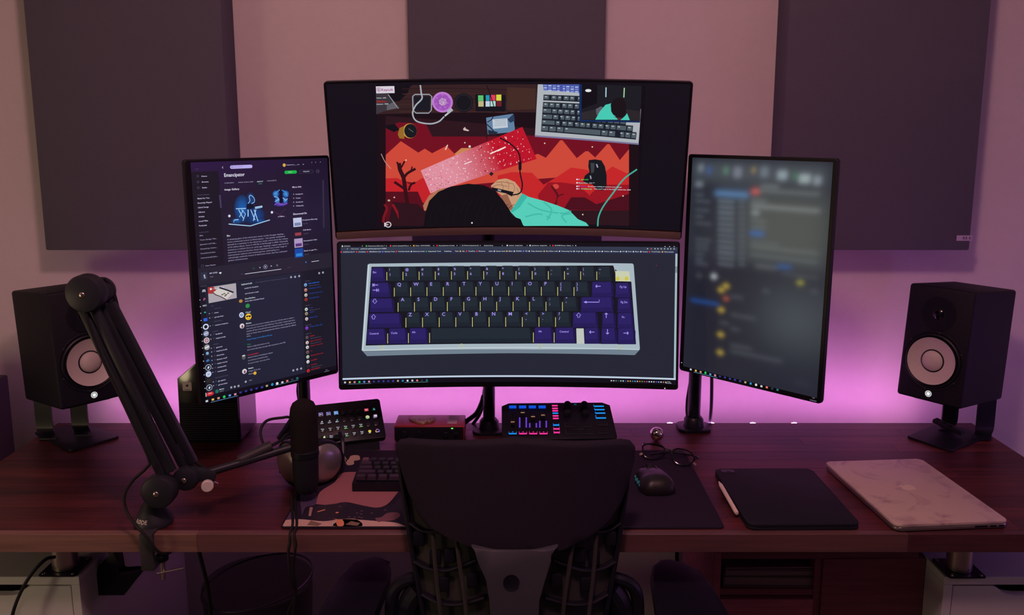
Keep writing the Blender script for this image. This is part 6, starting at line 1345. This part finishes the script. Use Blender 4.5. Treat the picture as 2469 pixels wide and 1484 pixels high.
# ================================================================== office chair, its back towards us
YC = -.80
def cx_(px, py, y=YC):
    p = ony(px, py, y)
    for _ in range(4): q = ony(px, py, y + .07 * ((p.x - .005) / .22) ** 2); p = Vector((q.x, y, q.z))
    return p
t = thing('office_chair', 'black ergonomic office chair with ribbed back, pushed against the desk', 'chair', (.008, -.80, 0))
ol = [(953, 1078), (962, 1069), (985, 1066), (1240, 1064), (1500, 1068), (1522, 1071), (1533, 1084), (1530, 1110), (1518, 1160), (1500, 1215), (1470, 1262), (1425, 1300), (1360, 1326), (1300, 1339), (1240, 1345), (1185, 1338), (1130, 1318), (1080, 1298), (1035, 1278), (1008, 1245), (985, 1190), (966, 1130), (955, 1095)]
P = [cx_(*p) for p in ol]
bendc = lambda v: Vector((v.x, v.y + .07 * ((v.x - .005) / .22) ** 2, v.z))
sl = [.005 + .22 * (i / 8 - 1) for i in range(1, 16)]
g = G(); g.prism([(p.x, p.z) for p in P], 0, .026, Matrix.Translation((0, YC + .026, 0)) @ XZ, bev=.006, seg=3)
g.slice_x(sl); g.slice_x([.90 + .02 * i for i in range(9)], axis=2); g.warp(bendc); g.obj('back_cover', 'fabric', t, world=True, ang=50)
# pale upholstery seen between the ribs
M['sheet'] = mat('grey_green_mesh', (.040, .038, .036), .8, noise=.2, nscale=300); M['spine'] = mat('grey_spine', (.055, .055, .070), .5)
sh = [(968, 1150), (1500, 1150), (1506, 1200), (1492, 1300), (1478, 1400), (1462, 1500), (1440, 1640), (1040, 1640), (1022, 1500), (1004, 1400), (986, 1300), (974, 1200)]
P = [cx_(*p, YC + .028) for p in sh]
g = G(); g.prism([(p.x, p.z) for p in P], 0, .012, Matrix.Translation((0, YC + .040, 0)) @ XZ); g.slice_x(sl).warp(bendc); g.obj('front_upholstery', 'sheet', t, world=True)
for s in (0, 1):
    fx = (lambda x: x) if s == 0 else (lambda x: 2482 - x)
    g = G(); g.tube([bendc(cx_(fx(x), y, YC + .02)) for x, y in ((962, 1110), (970, 1160), (984, 1260), (998, 1350), (1012, 1430), (1028, 1520), (1050, 1640))], .0055, 8); g.obj('back_rail', 'black', t, world=True)
    for pts, w_ in ((((980, 1255), (1020, 1280), (1062, 1284), (1112, 1304)), .006), (((1000, 1352), (1035, 1370), (1080, 1374), (1120, 1362), (1150, 1350)), .008), (((1020, 1432), (1060, 1452), (1110, 1456), (1170, 1440)), .008), (((1036, 1505), (1080, 1525), (1130, 1525), (1180, 1510)), .008)):
        g = G(); g.tube([bendc(cx_(fx(x), y, YC + .022)) for x, y in pts], w_, 8, flat=.5); g.obj('rib', 'black', t, world=True)
    for pts in (((1100, 1300), (1108, 1360), (1120, 1440), (1128, 1520)), ((1044, 1290), (1050, 1372), (1058, 1445), (1066, 1520))):
        g = G(); g.tube([bendc(cx_(fx(x), y, YC + .012)) for x, y in pts], .0042, 8); g.obj('slat', 'sheet', t, world=True)
    for x, y in ((1050, 1345), (1085, 1340), (1070, 1410), (1140, 1400), (1010, 1300)):
        g = G(); q = bendc(cx_(fx(x), y, YC + .018)); g.box(q.x, q.y, q.z, .022, .006, .030, bev=.004); g.obj('support_pad', 'black', t, world=True)
sp = [(1136, 1322), (1190, 1330), (1290, 1330), (1346, 1322), (1322, 1350), (1306, 1400), (1300, 1450), (1298, 1520), (1296, 1640), (1188, 1640), (1184, 1520), (1180, 1450), (1172, 1400), (1158, 1350)]
P = [ony(*p, YC - .006) for p in sp]
g = G(); g.prism([(p.x, p.z) for p in P], 0, .02, Matrix.Translation((0, YC + .014, 0)) @ XZ, bev=.006, seg=3); g.obj('spine', 'spine', t, world=True, ang=60)
q = ony(1233, 1405, YC - .006); g = G(); g.lathe([(0, .0004), (.0130, .0004), (.0150, .0016), (.0150, 0)], Matrix.Translation((q.x, YC - .0062, q.z)) @ Matrix.Rotation(PI / 2, 4, 'X'), 28); g.obj('knob', 'black', t, world=True)
for ol in ([(742, 1560), (758, 1484), (790, 1440), (812, 1392), (850, 1354), (900, 1339), (922, 1342), (932, 1358), (943, 1366), (941, 1385), (922, 1430), (902, 1484), (880, 1560)], [(1600, 1560), (1584, 1484), (1576, 1430), (1568, 1385), (1572, 1362), (1590, 1348), (1615, 1346), (1650, 1355), (1690, 1376), (1716, 1412), (1738, 1450), (1758, 1484), (1790, 1560)]):
    P = [onz(*p, .722) for p in ol]; g = G(); g.prism([(p.x, p.y) for p in P], .694, .722, bev=.008, seg=3); ap_ = g.obj('arm_pad', 'black', t, world=True, ang=60)
    xm = sum(p.x for p in P) / len(P); ym = sum(p.y for p in P) / len(P)
    g = G(); bar(g, (xm, ym, .696), (xm, ym, .47), .05, .03, .008); g.obj('arm_post', 'black', t, world=True)
for s in (0, 1):
    fx = (lambda x: x) if s == 0 else (lambda x: 2482 - x)
    pts = [(950, 1640), (944, 1500), (946, 1440), (960, 1412), (988, 1398), (1012, 1398), (1030, 1420)]
    g = G(); g.tube([ony(fx(x), y, YC + .10) for x, y in pts], .013, 10); g.obj('arm_bracket', 'black', t, world=True)
    pts = [(990, 1640), (982, 1500), (992, 1450), (1012, 1420)]
    g = G(); g.tube([ony(fx(x), y, YC + .10) for x, y in pts], .024, 10); g.obj('arm_bracket', 'black', t, world=True)
g = G(); g.box(.008, -.50, .47, .48, .46, .06, bev=.025, seg=4); g.obj('seat', 'fabric', t, world=True)
g = G(); g.cyl((.008, -.55, .08), (.008, -.55, .44), .028, bev=.002); g.obj('gas_column', 'black', t, world=True)
for k in range(5):
    a = 2 * PI * k / 5 + .3; e = Vector((.008 + .30 * math.cos(a), -.55 + .30 * math.sin(a), .075))
    g = G(); bar(g, (.008, -.55, .11), e, .035, .045, .01); g.obj('base_leg', 'black', t, world=True)
    g = G(); g.cyl((e.x - .02 * math.sin(a), e.y + .02 * math.cos(a), .029), (e.x + .02 * math.sin(a), e.y - .02 * math.cos(a), .029), .029, bev=.004); g.obj('caster', 'black', t, world=True)

# ================================================================== under the desk
# reddish cabinet with an open bay and a closed door
yc = -.52
a, b = ony(1722, 1345, yc), ony(2222, 1473, yc); xl, xr, zt_, zb_ = a.x, b.x, a.z + .012, b.z - .03
dep = .30; th = .016; xd = ony(1982, 1400, yc).x
t = thing('cabinet', 'dark red-brown wooden cabinet with open bay under the right half of the desk', 'cabinet', ((xl + xr) / 2, yc + dep / 2, 0))
def cb(name, x0, y0, z0, x1, y1, z1, m_='redwood'):
    g = G(); g.box((x0 + x1) / 2, (y0 + y1) / 2, (z0 + z1) / 2, x1 - x0, y1 - y0, z1 - z0, bev=.001, seg=1); return g.obj(name, m_, t, world=True)
cb('side_panel', xl, yc, .10, xl + th, yc + dep, zt_); cb('side_panel', xr - th, yc + .02, .10, xr, yc + dep, zt_); cb('divider', xd - th, yc + .004, .10, xd, yc + dep, zt_ - th)
cb('top_panel', xl + th, yc, zt_ - th, xr - th, yc + dep, zt_); cb('bottom_panel', xl + th, yc + .02, .10, xr - th, yc + dep, .10 + th); cb('back_panel', xl + th, yc + dep - .008, .10 + th, xr - th, yc + dep, zt_ - th)
zs_ = ony(1800, 1424, yc).z; cb('shelf', xl + th, yc + .006, zs_ - th, xd - th, yc + dep - .008, zs_)
zs2 = ony(1800, 1440, yc).z
cb('drawer_front', xl + th, yc, .12, xd - th, yc + .016, zs2 - .006); dr = cb('door', xd, yc - .002, zb_, xr, yc + .016, zt_ - .014)
for px in (xl + .03, xr - .03):
    g = G(); g.cyl((px, yc + .05, 0), (px, yc + .05, .10), .014, .018); g.obj('foot', 'redwood', t, world=True)
    g = G(); g.cyl((px, yc + dep - .04, 0), (px, yc + dep - .04, .10), .014, .018); g.obj('foot', 'redwood', t, world=True)
z = zs_ + .0005
for k, (w_, h_, col, lab) in enumerate(((.200, .022, (.20, .12, .11), 'thick brown book at the bottom of the stack in the cabinet bay'), (.200, .016, (.13, .10, .10), 'dark grey book in the middle of the stack in the cabinet bay'), (.194, .008, (.22, .12, .15), 'thin plum book on top of the stack in the cabinet bay'))):
    tb_ = thing('book', lab, 'book', (xl + th + .012 + w_ / 2, yc + .012 + .08, z), (0, 0, .02 * (k - 1)), group='books stacked in the cabinet')
    g = G(); g.box(0, 0, .001, w_, .16, .002); g.box(0, 0, h_ - .001, w_, .16, .002); g.box(-w_ / 2 + .001, 0, h_ / 2, .002, .16, h_ - .004); g.obj('cover', mat('book_cover_%d' % k, col, .6), tb_, ang=0)
    g = G(); g.box(.001, 0, h_ / 2, w_ - .006, .152, h_ - .0045); g.obj('pages', mat('book_pages_%d' % k, (.24, .16, .16), .8), tb_, ang=0)
    z += h_ + .0005
# waste bin
rc_ = ony(622, 1402, -.27); R = .135
t = thing('waste_bin', 'round translucent dark waste bin on the floor under the desk', 'waste bin', (rc_.x, -.27, 0))
M['bin'] = mat('smoky_plastic', (.050, .036, .056), .35, alpha=.38)
tl = Matrix.Translation((rc_.x, -.27, 0)) @ Matrix.Rotation(.0, 4, 'Y')
g = G(); g.lathe([(0, .004), (R * .78, .004), (R * .8, .012), (R, rc_.z), (R - .002, rc_.z), (R * .8 - .002, .014), (0, .008)], tl, 48); g.obj('bin_body', 'bin', t, world=True)
g = G(); g.tube([(rc_.x + R * math.cos(k * PI / 20), -.27 + R * math.sin(k * PI / 20), rc_.z + .018 * math.cos(k * PI / 20)) for k in range(40)], .0026, 6, sm=0, closed=True); g.obj('rim', mat('bin_rim', (.06, .04, .06), .3), t, world=True)
# black bracket under the desk
yb_ = -.53
q = [(250, 1352), (268, 1331), (277, 1331), (281, 1350), (283, 1384), (292, 1388), (320, 1386), (338, 1378), (336, 1390), (316, 1414), (298, 1438), (236, 1438), (230, 1390), (236, 1368)]
P = [ony(*p, yb_) for p in q]; dz = .812 - max(p.z for p in P)
g = G(); g.prism([(p.x, p.z) for p in P], 0, .03, Matrix.Translation((0, yb_ + .03, 0)) @ XZ, bev=.003); o = g.obj('desk_hook', 'black', label='black hook bracket screwed under the desk beside the left drawer unit', cat='hook'); place(o, (P[0].x, yb_, P[0].z))
g = G(); q2 = ony(273, 1334, yb_); g.box(0, .015, (.812 - q2.z) / 2, .020, .028, .812 - q2.z + .004, bev=.001); stem = g.obj('mounting_stem', 'black', o); stem.location = (q2.x - P[0].x, 0, q2.z - P[0].z)
# dark box at the far left, on the floor beside the desk
q = ony(20, 903, -.02)
t = thing('floor_box', 'dark purple box standing at the left edge beside the desk', 'box', (q.x - .14, -.16, 0))
g = G(); g.box(q.x - .14, -.16, q.z / 2, .28, .28, q.z, bev=.006); g.obj('body', mat('dark_box', (.03, .018, .036), .5), t, world=True)
g = G(); g.box(q.x - .14, -.303, q.z / 2, .24, .006, q.z - .06, bev=.002); g.obj('front_panel', 'black', t, world=True)
# loose cables
cable('black cable arching over the left drawer unit front', [ony(132, 1344, -.60), ony(110, 1350, -.62), ony(80, 1380, -.635), ony(52, 1425, -.64), ony(30, 1484, -.64), ony(14, 1580, -.64)], .0036)
cable('black cable hanging behind the desk front, left of the bin', [ony(478, 1322, -.50), ony(486, 1355, -.495), ony(497, 1400, -.49), ony(504, 1440, -.48), ony(508, 1500, -.47), ony(506, 1620, -.45)], .0045)
cable('thin cable bowing beside the right monitor pole', [ony(1668, 900, -.075), ony(1662, 930, -.07), ony(1656, 970, -.068), ony(1656, 1000, -.07), ony(1662, 1018, -.075)], .0032)
cable('thick cable hanging straight behind the right portrait monitor', [ony(1716, 900, -.055), ony(1716, 940, -.052), ony(1715, 980, -.050), ony(1712, 1016, -.046), ony(1710, 1040, -.03)], .0045)
cable('black cable bundle running from the centre monitor pole to the audio interface', [ony(1166, 955, -.10), ony(1160, 975, -.095), ony(1148, 998, -.10), ony(1128, 1014, -.115), onz(1112, 1026, DESK + .006)], .0062)
cable('second black cable beside the centre monitor pole', [ony(1168, 940, -.09), ony(1164, 975, -.085), ony(1156, 1000, -.085), onz(1140, 1024, DESK + .006)], .0045)
cable('black cable running up beside the left monitor pole', [ony(722, 915, -.075), ony(718, 940, -.072), ony(721, 965, -.072), ony(728, 990, -.075), ony(728, 1018, -.08)], .0040)
cable('black cable hanging down the wall under the desk', [ony(1632, 1300, .082), ony(1632, 1350, .082), ony(1632, 1420, .082), ony(1633, 1500, .082)], .0055)
